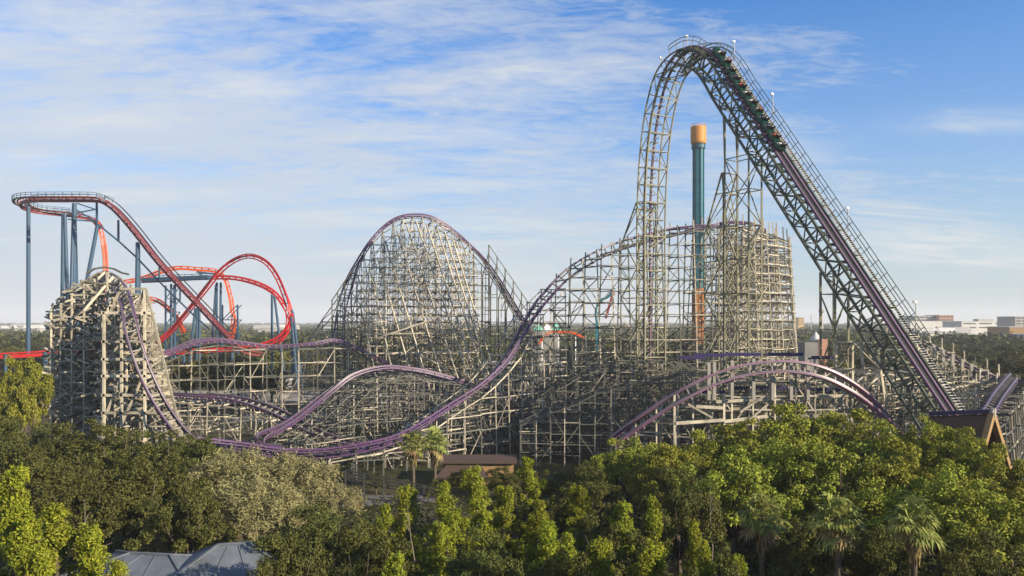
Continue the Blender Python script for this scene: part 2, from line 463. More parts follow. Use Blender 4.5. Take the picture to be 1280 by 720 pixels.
def trestle(pts, offsets, spacing=2.6, lvl=2.4, mats=(M_TIMBER, M_TIMBER_DK_SHADE), pw=0.22, gap=0.8, kdrop=0.0, batter=0.06,
            mix=0.2, above=0.0, quota=8, dprob=0.3, skip=0.06, lprob=0.9, zcap=None, side=None, bw=0.15, seed=1, maxstep=4.0, label=None):
    R = random.Random(seed); pw *= .78; bw *= .78
    st = []; acc = spacing
    for i in range(len(pts)):
        if i: acc += Vector((pts[i].x - pts[i-1].x, pts[i].y - pts[i-1].y, 0)).length
        if acc >= spacing:
            acc = 0
            a = pts[max(i-3, 0)]; b = pts[min(i+3, len(pts)-1)]
            h = Vector((b.x - a.x, b.y - a.y, 0))
            if h.length < 0.05: continue
            h.normalize()
            st.append((pts[i], Vector((h.y, -h.x, 0))))
    longmb = MB(); bents = []
    tops = []; grid = []
    omax = max(abs(o) for o in offsets) + 1e-6
    for (p, r) in st:
        row = []
        for o in offsets:
            z = p.z - gap - kdrop * max(0, abs(o) - 1.5)
            z += R.uniform(-0.25, 0.25)
            if zcap: z = min(z, zcap)
            row.append((Vector((p.x, p.y, 0)) + r * o, r * (math.copysign(1, o) * batter * abs(o) / omax), max(z, 0.3)))
        grid.append(row)
    def at(c, z):
        b, k, top = c
        return b + k * (top - z) + Vector((0, 0, z))
    for gi, row in enumerate(grid):
        b = MB()
        for c in row:
            b.bar(at(c, -0.2), at(c, c[2] + above * R.uniform(0.6, 1.1)), pw, pw, 1 if R.random() < mix else 0, up=Vector((0, 1, 0)))
        for j in range(len(row) - 1):
            zt = min(row[j][2], row[j+1][2])
            n = int(zt / lvl)
            for k in range(1, n + 1):
                if R.random() < skip: continue
                dz_ = R.uniform(-0.15, 0.15)
                b.bar(at(row[j], k*lvl + dz_), at(row[j+1], k*lvl + dz_), bw, bw*1.4, 1 if R.random() < mix else 0, ext=0.25)
                if (k + gi) % 3 == 0 or R.random() < dprob * .3:
                    u = (k-1)*lvl; v = k*lvl
                    if (k + j) % 2: u, v = v, u
                    b.bar(at(row[j], u), at(row[j+1], v), bw, bw, 1 if R.random() < mix else 0)
            b.bar(at(row[j], row[j][2] - .1), at(row[j+1], row[j+1][2] - .1), bw*1.3, bw*1.6, 0, ext=0.3)
        bents.append(b)
        if gi + 1 < len(grid):
            nx = grid[gi+1]
            for j in range(len(row)):
                c, d = row[j], nx[j]
                if (at(c, 0) - at(d, 0)).length > maxstep * spacing: continue
                zt = min(c[2], d[2]); n = int(zt / lvl)
                for k in range(1, n + 1):
                    if R.random() < lprob:
                        q = R.uniform(-0.12, 0.12)
                        longmb.bar(at(c, k*lvl + .2 + q), at(d, k*lvl + .2 + q), bw, bw*1.3, 1 if R.random() < mix else 0, ext=0.15)
                    if (gi + 2 * j + k) % 4 == 0 and dprob > .2 and k + 1 <= n:
                        u, v = (k-1)*lvl, (k+1)*lvl
                        if (gi + j) % 2: u, v = v, u
                        longmb.bar(at(c, u), at(d, v), bw, bw, 1 if R.random() < mix else 0)
                longmb.bar(at(c, c[2]-.3), at(d, d[2]-.3), bw, bw*1.4, 0)
    return finish_trestle(longmb, bents, list(mats), quota, label=label), st, longmb

# --- lift hill, crest and vertical drop: one vertical plane
LB = P(1187, 515, 90); LT = P(878, 62, 124)
HD = Vector((LT.x - LB.x, LT.y - LB.y, 0)).normalized()
RT = Vector((-HD.y, HD.x, 0)); RT = RT if RT.y > 0 else -RT     # sideways, away from the camera
def onplane(px, py):
    k = (px - 640) / 1000.0
    t = (k * LB.y - LB.x) / (HD.x - k * HD.y)
    Y = LB.y + HD.y * t
    return Vector((k * Y, Y, CAM_H + (402 - py) * Y / 1000.0))
img_line = [(1205, 542), (1187, 515), (1150, 459), (1062, 325), (1004, 237), (947, 150), (915, 102), (902, 80), (890, 66), (876, 59), (861, 61), (845, 73), (831, 97),
            (820, 138), (812.5, 195), (809, 270), (809, 350), (809, 430), (809, 500)]
lift_pts, lift_bk = spline([(onplane(*q), 0) for q in img_line], 0.7)
lts, lus, lvs = frames(lift_pts, lift_bk, right=RT)
LU = lvs; LR = [RT] * len(lift_pts)
larc = [0.0]
for i in range(1, len(lift_pts)): larc.append(larc[-1] + (lift_pts[i] - lift_pts[i-1]).length)
icrest = max(range(len(lift_pts)), key=lambda i: lift_pts[i].z)
b = MB()
for s in (-1, 1):
    b.sweep(lift_pts, LR, LU, 0.32, 0.30, ou=s * 0.66, ov=0)
for i in range(0, len(lift_pts), 2):
    c = lift_pts[i] - LU[i] * 0.3
    b.bar(c - RT * 1.3, c + RT * 1.3, 0.14, 0.2, 1, up=LU[i])
for s in (-.12, .12): b.sweep(lift_pts[:icrest + 4], LR[:icrest + 4], LU[:icrest + 4], 0.08, 0.2, ou=s, ov=-.1, mi=1)
lift_track = b.build('track', (M_PLUM, M_STEEL_DK_SHADE), coaster)
# truss: four chords, posts, diagonals
def truss_dims(i):
    f = min(1.0, max(0.0, (larc[i] - larc[icrest]) / 14.0 + 0.45)); f = f*f*(3-2*f)
    return 2.4 + 2.0 * f, 2.8 - 0.8 * f, 0.6 - 0.55 * f
def chord(i, near, low):
    w, n_, o_ = truss_dims(i)
    return lift_pts[i] + RT * ((-1 if near else 1) * w / 2) - LU[i] * (o_ + (n_ if low else 0))
i0 = 2; i1 = len(lift_pts) - 1
zlim = 12
k = 0; stp = 4
ibr = i0 + stp * ((icrest + 4 - i0) // stp)
def truss_part(i0, i1, m_, k=0):
  b = MB(); cw = 0.30 if m_ is M_STEEL_DK_SHADE else 0.20; bw_ = 0.17 if m_ is M_STEEL_DK_SHADE else 0.12
  for near in (True, False):
    for low in (True, False):
        b.sweep([chord(i, near, low) for i in range(i0, i1)], LR[i0:i1], LU[i0:i1], cw, cw)
  for i in range(i0, i1 - stp, stp):
    j = i + stp
    for near in (True, False):
        b.bar(chord(i, near, True), chord(i, near, False), bw_)
        a_, c_ = (True, False) if k % 2 else (False, True)
        b.bar(chord(i, near, a_), chord(j, near, c_), bw_)
    for low in (True, False):
        b.bar(chord(i, True, low), chord(i, False, low), bw_)
        if k % 2 or low: b.bar(chord(i, k % 2 == 0, low), chord(j, k % 2 == 1, low), bw_)
    b.bar(chord(i, True, True), chord(i, False, False), 0.12)
    k += 1
  return b.build('lift_truss' if m_ is M_STEEL_DK_SHADE else 'drop_truss', m_, coaster)
truss_part(i0, ibr + 1, M_STEEL_DK_SHADE); truss_part(ibr, i1, M_STEEL)  # lift side coloured darker than the drop to stand for its shade
# walkway with steps and handrails on the far side of the lift
b = MB(); hr = MB()
iw = range(3, icrest + 8)
pw_ = [lift_pts[i] for i in iw]; rw_ = [RT for i in iw]; uw_ = [LU[i] for i in iw]
for off in (2.35, 3.75):
    b.sweep(pw_, rw_, uw_, 0.12, 0.3, ou=off, ov=-0.5)
for i in iw:
    for q in (0.0, 0.5):
        a_ = lift_pts[i].lerp(lift_pts[min(i+1, len(lift_pts)-1)], q) - LU[i] * 0.38
        b.box(a_ + RT * 3.05, (1.25, 0.34, 0.07), 1, rz=math.atan2(RT.y, RT.x))
    if i % 6 == 0:
        c = lift_pts[i] - LU[i] * 0.62
        b.bar(c + RT * 1.2, c + RT * 3.8, 0.14, 0.2, 0, up=LU[i])
        b.bar(chord(i, False, True), lift_pts[i] + RT * 3.4 - LU[i] * 0.65, 0.12)
walk = b.build('walkway', (M_STEEL_DK_SHADE, M_GRATE), coaster)
for off, hs in ((3.85, (0.6, 1.15)), (2.25, (1.0,))):
    for h_ in hs:
        hr.sweep(pw_, rw_, uw_, 0.08, 0.08, ou=off, ov=h_)
    for i in iw:
        if i % 3 == 0: hr.bar(lift_pts[i] + RT * off - LU[i] * 0.4, lift_pts[i] + RT * off + LU[i] * hs[-1], 0.07)
hr.build('handrail', M_STEEL_DK_SHADE, walk)
# platform with rail round the crest
b = MB()
ic = range(icrest - 7, icrest + 4)
for off in (-1.9, 3.85):
    for h_ in (0.7, 1.3):
        b.sweep([lift_pts[i] for i in ic], [RT for i in ic], [LU[i] for i in ic], 0.09, 0.09, ou=off, ov=h_)
    for i in ic:
        if i % 2 == 0: b.bar(lift_pts[i] + RT * off - LU[i] * .5, lift_pts[i] + RT * off + LU[i] * 1.3, 0.08)
b.build('handrail', M_STEEL, coaster)
# floodlights on short masts by the handrail
def lamp_mast(i, off, h):
    b = MB(); base = lift_pts[i] + RT * off
    b.tube([base, base + Vector((0, 0, h))], 0.07, 6)
    m_ = b.build('lamp_mast', M_GRATE, coaster)
    l_ = MB(); top = base + Vector((0, 0, h))
    l_.box(top + Vector((-.15, -.1, .10)), (0.42, 0.3, 0.26), rz=0.4)
    l_.tube([top + Vector((0, 0, -.1)), top + Vector((0, 0, .15))], 0.12, 6)
    l_.build('floodlight', M_LAMP, m_)
def idx_at_px(px):
    return min(range(icrest), key=lambda i: abs(640 + 1000 * lift_pts[i].x / lift_pts[i].y - px))
lamp_mast(icrest + 1, 0.4, 2.2); lamp_mast(idx_at_px(896), 3.6, 3.0); lamp_mast(idx_at_px(945), 3.6, 3.6)
lamp_mast(idx_at_px(1036), 3.6, 3.0); lamp_mast(idx_at_px(1120), 3.6, 3.6); lamp_mast(icrest + 7, -1.5, 1.5)

# --- steel support towers
def tower(legs, zs, w=0.22, bw=0.12, lvl=5.0, parent=coaster):
    """legs: four functions z -> xyz in ring order"""
    b = MB()
    for L in legs:
        for a, c in zip(zs[:-1], zs[1:]): b.bar(L(a), L(c), w)
    z = zs[0]
    ks = [zs[0]]
    while ks[-1] + lvl < zs[-1]: ks.append(ks[-1] + lvl)
    ks.append(zs[-1])
    for n_, (a, c) in enumerate(zip(ks[:-1], ks[1:])):
        for q in range(4):
            A, B = legs[q], legs[(q+1) % 4]
            b.bar(A(c), B(c), bw)
            (b.bar(A(a), B(c), bw) if (n_ + q) % 2 else b.bar(B(a), A(c), bw))
    return b.build('support_tower', M_STEEL, parent)
def plane_at(px):
    k = (px - 640) / 1000.0
    t = (k * LB.y - LB.x) / (HD.x - k * HD.y)
    return Vector((LB.x, LB.y, 0)) + HD * t
def zdepth(py, Y): return CAM_H + (402 - py) * Y / 1000.0
def chord_z(base):
    i = min(range(3, icrest), key=lambda i: abs((chord(i, True, True) - base).dot(HD)))
    return chord(i, True, True).z
# under the lift, straight legs with a battered foot frame
def leg_fn(base, splay, z1, z2):
    return lambda z: base + splay * (max(0.0, min(1.0, (z1 - z) / (z1 - z2)))) + Vector((0, 0, z))
A_ = plane_at(914); B_ = plane_at(944)
zA = chord_z(A_); zB = chord_z(B_)
legs = [leg_fn(A_ - RT*1.3, Vector(), 1, 0), leg_fn(B_ - RT*1.3, Vector(), 1, 0), leg_fn(B_ + RT*1.3, Vector(), 1, 0), leg_fn(A_ + RT*1.3, Vector(), 1, 0)]
tower(legs, [0, zB], w=0.22)
tower([leg_fn(A_ - RT*1.5 + HD*3.1, -HD*2.8, 48, 34), leg_fn(A_ - RT*1.4 + HD*.2, Vector(), 1, 0), leg_fn(A_ + RT*1.4 + HD*.2, Vector(), 1, 0), leg_fn(A_ + RT*1.5 + HD*3.1, -HD*2.8, 48, 34)] if False else
      [leg_fn(A_ - RT*1.5 + HD*.4, HD*3.6, 43, 34), leg_fn(A_ - RT*1.4 + HD*.2, Vector(), 1, 0), leg_fn(A_ + RT*1.4 + HD*.2, Vector(), 1, 0), leg_fn(A_ + RT*1.5 + HD*.4, HD*3.6, 43, 34)], [0, 34, 43], w=0.19)
b = MB(); b.bar(A_ - RT*1.3 + Vector((0,0,zB)), chord(idx_at_px(930), True, True), 0.24); b.bar(A_ + RT*1.3 + Vector((0,0,zB)), chord(idx_at_px(930), False, True), 0.24)
for s in (-1.3, 1.3):
    b.bar(A_ + RT*s + Vector((0,0,zB)), A_ + RT*s + Vector((0,0,zA)), 0.24)
b.build('support_tower', M_STEEL, coaster)
# beside the drop: battered outer frame
D_ = Vector((lift_pts[-60].x, lift_pts[-60].y, 0))
D_ = plane_at(806)
tower([leg_fn(D_ - RT*2 - HD*.2, HD*4.2, 41, 34), leg_fn(D_ - RT*2 - HD*0.4, Vector(), 1, 0), leg_fn(D_ + RT*2 - HD*0.4, Vector(), 1, 0), leg_fn(D_ + RT*2 - HD*.2, HD*4.2, 41, 34)], [0, 34, 41], w=0.19)
# low on the lift: broad timber-coloured tower
A3 = plane_at(1034); B3 = plane_at(1084)
zA3 = chord_z(A3); zB3 = min(chord_z(B3), zdepth(405, B3.y))
lg = [leg_fn(A3 - RT*1.3, Vector(), 1, 0), leg_fn(A3 - HD*2.2 - RT*1.3, Vector(), 1, 0), leg_fn(A3 - HD*2.2 + RT*1.3, Vector(), 1, 0), leg_fn(A3 + RT*1.3, Vector(), 1, 0)]
tower(lg, [0, chord_z(A3 - HD * 2.2)], w=0.26)
b = MB()
for s in (-1.3, 1.3): b.bar(A3 + RT*s + Vector((0, 0, chord_z(A3 - HD * 2.2))), A3 + RT*s + Vector((0, 0, zA3)), .26)
b.build('support_tower', M_STEEL, coaster)
lg = [leg_fn(A3 - HD*2.6 - RT*1.6, Vector(), 1, 0), leg_fn(B3 - RT*1.6, -HD*3.2, zB3, 0), leg_fn(B3 + RT*1.6, -HD*3.2, zB3, 0), leg_fn(A3 - HD*2.6 + RT*1.6, Vector(), 1, 0)]
t3 = tower(lg, [0, zB3 - 1.0], w=0.26, lvl=5)
t3.data.materials[0] = M_TIMBER

# --- the other runs of the purple track
F = [(952, 300, 172, 20), (952, 290, 161, 40), (938, 283, 154, 45), (910, 280, 150.5, 30), (870, 284, 149, -25), (830, 292, 147.5, -65), (795, 301, 146, -72), (758, 314, 144, -72), (715, 338, 140, -60),
     (682, 370, 136, -30), (660, 400, 132, 0), (632, 449, 127, 20), (600, 481, 122, 28), (560, 508, 117, 35), (500, 545, 111, 40), (450, 559, 108, 42), (400, 566, 107, 42),
     (350, 565, 106, 42), (305, 558, 104.5, 38), (272, 553, 103, 30), (246, 549, 102, 22)]
F_pts, F_t, F_u, F_v, _ = track_run(F, (M_PURPLE, M_TIMBER_DK_SHADE), tie=1.8)
G_ = [(356, 561, 111, 30), (336, 558, 111.5, 32), (325, 551, 112.5, 30), (330, 543, 114.5, 25), (344, 537, 116, 15), (362, 527, 117.5, 5), (385, 510, 120, 0), (410, 490, 123, -10), (440, 469, 126, -18), (480, 459, 129, -20), (520, 462, 131, -15), (560, 471, 133, -10), (600, 484, 135, 0), (650, 503, 138, 0), (700, 520, 141, 0)]
G_pts, G_t, G_u, G_v, _ = track_run(G_, (M_PURPLE, M_TIMBER_DK_SHADE), tie=1.5, gauge=1.2, tie_w=1.6)
H_ = [(196, 446, 139, 10), (215, 438, 141, 12), (240, 428, 143, 15), (270, 424, 146, 12), (300, 427, 149, 5), (340, 432, 152, 0), (390, 429, 154, -5), (420, 425, 156, -8), (450, 436, 157, 0), (490, 456, 158, 5), (530, 478, 160, 0), (590, 505, 162, 0)]
H_pts, H_t, H_u, H_v, _ = track_run(H_, (M_PURPLE, M_TIE))
I_ = [(205, 492, 127, 0), (240, 494, 125, 5), (280, 496, 124, 12), (310, 502, 123, 18), (345, 514, 121, 22), (380, 532, 119, 22), (410, 546, 118, 18), (440, 554, 117, 10), (480, 560, 116.5, 5), (540, 565, 116, 0)]
I_pts, I_t, I_u, I_v, _ = track_run(I_, (M_PURPLE, M_TIE))
J_ = [(96, 382, 126, 70), (108, 362, 123, 65), (124, 346, 119, 60), (140, 350, 114, 55), (153, 366, 109, 48), (160, 392, 104.6, 42), (168, 425, 103.6, 38), (178, 456, 103, 34), (192, 488, 102.4, 30), (208, 516, 102, 26), (230, 544, 101.5, 22), (250, 558, 101, 20)]
J_pts, J_t, J_u, J_v, _ = track_run(J_, (M_PURPLE, M_TIE))
K_ = [(419, 440, 158, 35), (424, 410, 160, 35), (428, 382, 162, 30), (438, 348, 164, 20), (450, 322, 165, 10), (470, 292, 166, 0), (495, 273, 167, -5), (519, 269, 168, -8), (542, 273, 169, -8), (567, 289, 171, 0), (600, 318, 173, 20), (620, 345, 174, 35), (640, 378, 175, 45), (655, 402, 176, 45), (672, 430, 178, 40)]
K_pts, K_t, K_u, K_v, _ = track_run(K_, (M_PURPLE, M_TIE), gauge=1.7)
L_ = [(766, 552, 98.5, 54), (780, 541, 98, 58), (800, 527, 97, 66), (830, 507, 96, 74), (860, 490, 95, 80), (892, 475, 94.5, 82), (930, 463, 94, 84), (980, 458, 93.5, 84), (1020, 463, 93.5, 80), (1052, 476, 94, 72), (1082, 496, 94.5, 60), (1106, 518, 95, 45), (1130, 545, 96, 30)]
L_pts, L_t, L_u, L_v, _ = track_run(L_, (M_PINK, M_TIE), gauge=1.15, rw=0.30, rh=0.42, tie=1.25)
Mr_ = [(1135, 418, 146, -15), (1160, 430, 142, -20), (1190, 446, 137, -25), (1220, 462, 132, -30), (1245, 473, 127, -32), (1272, 479, 121, -30), (1300, 480, 116, -25)]
M_pts, M_t, M_u, M_v, _ = track_run(Mr_, (M_PURPLE, M_TIE))
N_ = [(1226, 524, 90, 20), (1236, 514, 92, 20), (1247, 496, 98, 22), (1256, 484, 105, 25), (1263, 475, 112, 30), (1267, 471, 122, 35), (1266, 470, 130, 35)]
N_pts, N_t, N_u, N_v, _ = track_run(N_, (M_PURPLE, M_TIE), rw=0.24, gauge=1.1)
Q1 = [(600, 452, 172, 0), (660, 440, 172, 0), (740, 425, 170, 10), (820, 420, 168, 10), (900, 432, 166, 0), (990, 450, 162, 0)]
Q1_pts = spline([(P(a, c, d), 0) for a, c, d, e in Q1], .8)[0]
Q2 = [(620, 510, 132, 0), (700, 470, 134, 0), (770, 445, 134, 5), (850, 448, 133, 5), (930, 472, 131, 0), (1010, 470, 129, 0), (1090, 455, 128, 0), (1160, 455, 130, 0)]
Q2_pts = spline([(P(a, c, d), 0) for a, c, d, e in Q2], .8)[0]

# --- timber trestles
clip = lambda pts, f: [p for p in pts if f(640 + 1000 * p.x / p.y)]
TG = (M_TIMBER_DK_SHADE, M_TIMBER)  # mostly dark mix; on the centre runs its tone stands for shade
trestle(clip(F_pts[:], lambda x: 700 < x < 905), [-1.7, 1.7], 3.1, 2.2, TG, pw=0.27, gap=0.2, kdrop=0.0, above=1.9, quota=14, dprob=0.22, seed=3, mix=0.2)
trestle([p for p in F_pts if 330 < 640 + 1000*p.x/p.y <= 700 and p.y < 139], [-1.7, 1.7, 4.2], 3.0, 2.3, (M_TIMBER, M_TIMBER_DK_SHADE), pw=0.22, gap=0.9, quota=14, dprob=0.35, seed=4, mix=0.5)
trestle(clip(F_pts, lambda x: x > 900) + [P(955, 312, 180), P(945, 318, 186), P(915, 322, 188)], [-5.4, -2.7, 0, 2.7, 5.4], 2.0, 1.75, (M_TIMBER, M_TIMBER_DK_SHADE), pw=0.22, gap=0.6, kdrop=0.55, above=2.6, quota=12, dprob=0.35, seed=5, mix=0.15)
trestle(G_pts, [-3.4, -1.6, 1.6, 4.2, 7.5], 2.4, 1.9, (M_TIMBER_DK_SHADE, M_TIMBER), pw=0.17, gap=0.8, kdrop=0.0, quota=8, dprob=0.4, seed=6, mix=0.16, bw=0.12)  # mostly dark timber: the interior shade is put into the colour
trestle(H_pts, [-1.8, 1.8], 3.0, 2.6, (M_TIMBER_DK_SHADE, M_TIMBER), pw=0.2, gap=0.8, quota=8, dprob=0.22, seed=7, mix=0.35)
trestle(I_pts, [-1.6, 1.6], 2.6, 2.1, (M_TIMBER, M_TIMBER_DK_SHADE), pw=0.18, gap=0.8, quota=8, dprob=0.3, seed=8, mix=0.35)
trestle(clip(K_pts, lambda x: x > 588)[:], [-1.6, 1.6], 3.4, 2.6, TG, pw=0.2, gap=0.8, quota=6, dprob=0.15, seed=19, mix=0.3)
trestle(clip(K_pts, lambda x: x < 590), [-13.0, -7.0, -1.8, 1.4, 4.0, 7.5], 1.75, 1.6, (M_TIMBER, M_TIMBER_DK_SHADE), pw=0.17, gap=0.7, kdrop=1.0, quota=12, dprob=0.42, seed=9, mix=0.2, bw=0.125)
trestle(clip(L_pts, lambda x: x < 1125), [-5.4, -3.8, -1.5], 2.2, 1.7, (M_TIMBER, M_TIMBER_DK_SHADE), pw=0.22, gap=0.3, above=0.9, quota=8, dprob=0.35, seed=10, mix=0.15)
trestle(M_pts, [-2.6, 2.2, 5.2], 2.2, 1.6, (M_TIMBER, M_TIMBER_DK_SHADE), pw=0.2, gap=0.3, above=1.9, quota=6, dprob=0.4, seed=11, mix=0.2)
trestle(N_pts, [-1.6, 1.6], 2.4, 2.0, (M_TIMBER_DK_SHADE, M_TIMBER), pw=0.2, gap=0.8, quota=2, dprob=0.3, seed=12, mix=0.3)
trestle(Q1_pts, [-4.5, -1.6, 1.6, 4.5], 2.2, 1.9, TG, pw=0.18, gap=0.7, quota=0, dprob=0.45, seed=13, mix=0.14, bw=0.13)  # centre runs: same wood as elsewhere, darkened in colour for shade
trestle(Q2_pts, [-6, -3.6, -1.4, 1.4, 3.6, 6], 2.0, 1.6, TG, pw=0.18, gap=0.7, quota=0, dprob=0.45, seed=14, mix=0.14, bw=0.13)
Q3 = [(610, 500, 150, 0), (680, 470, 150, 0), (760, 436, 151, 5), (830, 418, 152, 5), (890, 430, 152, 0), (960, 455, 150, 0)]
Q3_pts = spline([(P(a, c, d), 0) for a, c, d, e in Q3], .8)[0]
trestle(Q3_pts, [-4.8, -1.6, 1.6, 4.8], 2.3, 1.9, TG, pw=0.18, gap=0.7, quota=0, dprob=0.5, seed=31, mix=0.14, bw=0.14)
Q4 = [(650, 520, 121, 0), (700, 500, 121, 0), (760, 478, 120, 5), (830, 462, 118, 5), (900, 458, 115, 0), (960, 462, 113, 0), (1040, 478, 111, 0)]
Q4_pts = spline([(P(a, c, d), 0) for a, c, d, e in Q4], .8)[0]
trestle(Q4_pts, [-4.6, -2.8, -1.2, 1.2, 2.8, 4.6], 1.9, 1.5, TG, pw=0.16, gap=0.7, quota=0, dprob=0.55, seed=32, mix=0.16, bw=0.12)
# floor-level trestle behind the lift foot
trestle([P(1050, 462, 124), P(1075, 464, 122), P(1100, 466, 120), P(1125, 468, 118), P(1150, 470, 116), P(1175, 474, 114), P(1205, 478, 112), P(1240, 486, 110), P(1280, 492, 108)],
        [-6, -3, 0, 3, 6], 2.2, 1.7, (M_TIMBER, M_TIMBER_DK_SHADE), pw=0.17, gap=0.2, kdrop=0.15, quota=0, dprob=0.5, seed=15, mix=0.25, bw=0.13) if False else None
FLOOR = spline([(P(1040, 462, 124), 0), (P(1100, 466, 120), 0), (P(1175, 474, 114), 0), (P(1240, 486, 110), 0), (P(1290, 492, 108), 0)], 0.8)[0]
trestle(FLOOR, [-6, -3, 0, 3, 6], 2.2, 1.7, (M_TIMBER, M_TIMBER_DK_SHADE), pw=0.17, gap=0.2, kdrop=0.15, quota=0, dprob=0.5, seed=15, mix=0.25, bw=0.13)

# long raking braces on the camera side of the tall middle hill, and the tall frame of its banked descent
b = MB()
for (x0, y0, x1) in ((462, 335, 502), (472, 322, 530), (482, 302, 548), (496, 288, 568), (508, 280, 590), (520, 276, 604), (533, 280, 612), (546, 284, 622), (556, 290, 628), (566, 300, 636), (450, 380, 480)):
    a_ = P(x0, y0, 164.0); e_ = G(x1 + 6, 148, 0)
    b = MB(); b.bar(a_, e_, 0.24); b.build('raking_brace', M_TIMBER, coaster)
b = MB()
for py in (398, 418, 442):
    b.bar(P(455, py, 156), P(600, py - 3, 156), 0.3, 0.24)
b.bar(P(470, 423, 156), P(545, 398, 156), 0.25); b.bar(P(500, 445, 155), P(560, 405, 156), 0.22); b.bar(P(520, 440, 155), P(560, 462, 155), 0.22)
b.build('ledger', M_TIMBER, coaster)
b = MB()
top0, top1 = P(611, 306, 172), P(662, 381, 172)
prev = None
for k in range(6):
    f = k / 5.0
    t_ = top0.lerp(top1, f)
    b.bar(Vector((t_.x, t_.y, 0)), t_, 0.26)
    b.bar(Vector((t_.x - 1.5, t_.y + 5, 0)), t_ + Vector((-1.5, 5, -6)), 0.22)
    b.bar(t_ + Vector((0, 0, -1.5)), t_ + Vector((-1.5, 5, -6.5)), 0.16)
    if prev:
        for dzz in (0, -2.2, -6.5):
            b.bar(prev + Vector((0, 0, dzz)), t_ + Vector((0, 0, dzz)), 0.17)
        z = 3.0
        while z < t_.z - 8:
            b.bar(Vector((prev.x, prev.y, z)), Vector((t_.x, t_.y, z)), 0.14); z += 3.4
    prev = t_
b.build('outer_frame', M_TIMBER_DK_SHADE, coaster)
b = MB()
for px, pt in ((592, 318), (602, 330)):
    for dY in (0, 3): b.bar(G(px, 171 + dY), P(px, pt, 171 + dY), 0.24)
for py in range(330, 470, 9):
    b.bar(P(582, py, 171), P(612, py, 171), 0.13)
b.build('outer_frame', M_TIMBER_DK_SHADE, coaster)
# left staging of the middle hill
b = MB()
for px, pt in ((415, 376), (422, 366), (431, 352)):
    for dY in (0, 2.5): b.bar(G(px, 159 + dY), P(px, pt, 159 + dY), 0.2)
for py in range(380, 445, 8): b.bar(P(414, py, 159), P(436, py, 159), 0.13)
b.bar(P(414, 377, 159), P(440, 338, 159), 0.2)
b.build('outer_frame', M_TIMBER_DK_SHADE, coaster)

# --- the crowded timber tower at the left end
outline = [(62, 385), (66, 378), (78, 372), (95, 352), (112, 342), (135, 339), (150, 346), (166, 356), (184, 366), (192, 400), (204, 452), (216, 505), (230, 556)]
def top_px(px):
    for (a, za), (c, zc) in zip(outline[:-1], outline[1:]):
        if a <= px <= c: return za + (zc - za) * (px - a) / (c - a)
    return 600
R = random.Random(21)
bents = []; lm = MB(); rows = []
for Y in (107, 108.6, 110.4, 112.2, 114, 116, 118, 120.2, 122.5, 125):
    b = MB(); row = []
    x = (64 - 640) * Y / 1000 if Y < 119 else (66 - 640) * Y / 1000
    xe = (226 - 640) * Y / 1000
    if Y < 111: x = (128 - 640) * Y / 1000
    cols = []
    while x < xe:
        px = 640 + 1000 * x / Y
        zt = zdepth(top_px(px), Y) - R.uniform(0.0, 1.2)
        if Y < 111: zt = min(zt, zdepth(388, Y))
        cols.append((x, zt)); x += R.uniform(1.25, 1.9)
    lv = 1.55
    for j, (x, zt) in enumerate(cols):
        b.bar((x, Y, -.2), (x, Y, zt), 0.2, mi=1 if R.random() < .15 else 0)
        if j:
            xp, zp = cols[j-1]
            n_ = int(min(zt, zp) / lv)
            for k in range(1, n_ + 1):
                if R.random() < .9: b.bar((xp, Y, k*lv + R.uniform(-.2, .2)), (x, Y, k*lv + R.uniform(-.2, .2)), 0.14, 0.2, mi=1 if R.random() < .2 else 0, ext=.2)
                if R.random() < .35:
                    s = R.choice((-1, 1)); b.bar((xp, Y, (k-.5-s*.5)*lv), (x, Y, (k-.5+s*.5)*lv), 0.13)
    rows.append((Y, cols)); bents.append(b)
for (Ya, ca), (Yb, cb) in zip(rows[:-1], rows[1:]):
    for (xa, za) in ca:
        if not cb: continue
        xb, zb = min(cb, key=lambda c: abs(c[0] - xa))
        if abs(xb - xa) > 2.2: continue
        for k in range(1, int(min(za, zb) / 1.55) + 1):
            if R.random() < .85: lm.bar((xa, Ya, k*1.55 + R.uniform(-.2, .3)), (xb + R.uniform(-.5, .5), Yb, k*1.55 + R.uniform(-.2, .5)), 0.18, 0.22, mi=1 if R.random() < .15 else 0, ext=.3)
            if R.random() < .45: lm.bar((xa, Ya, k*1.55 - 1.5), (xb, Yb, k*1.55), 0.13)
for q in range(1100):
    Ya, ca = R.choice(rows)
    if not ca: continue
    xa, za = R.choice(ca)
    z = R.uniform(4, max(5, za - .6)); a_ = R.uniform(-.5, .6); L_ = R.uniform(.5, 1.3)
    lm.bar((xa - L_ * math.cos(a_), Ya - .25, z - L_ * math.sin(a_)), (xa + L_ * math.cos(a_), Ya - .1, z + L_ * math.sin(a_)), .14, .26, mi=1 if R.random() < .2 else 0)
finish_trestle(lm, bents, [M_TIMBER, M_TIMBER_DK_SHADE], 7)
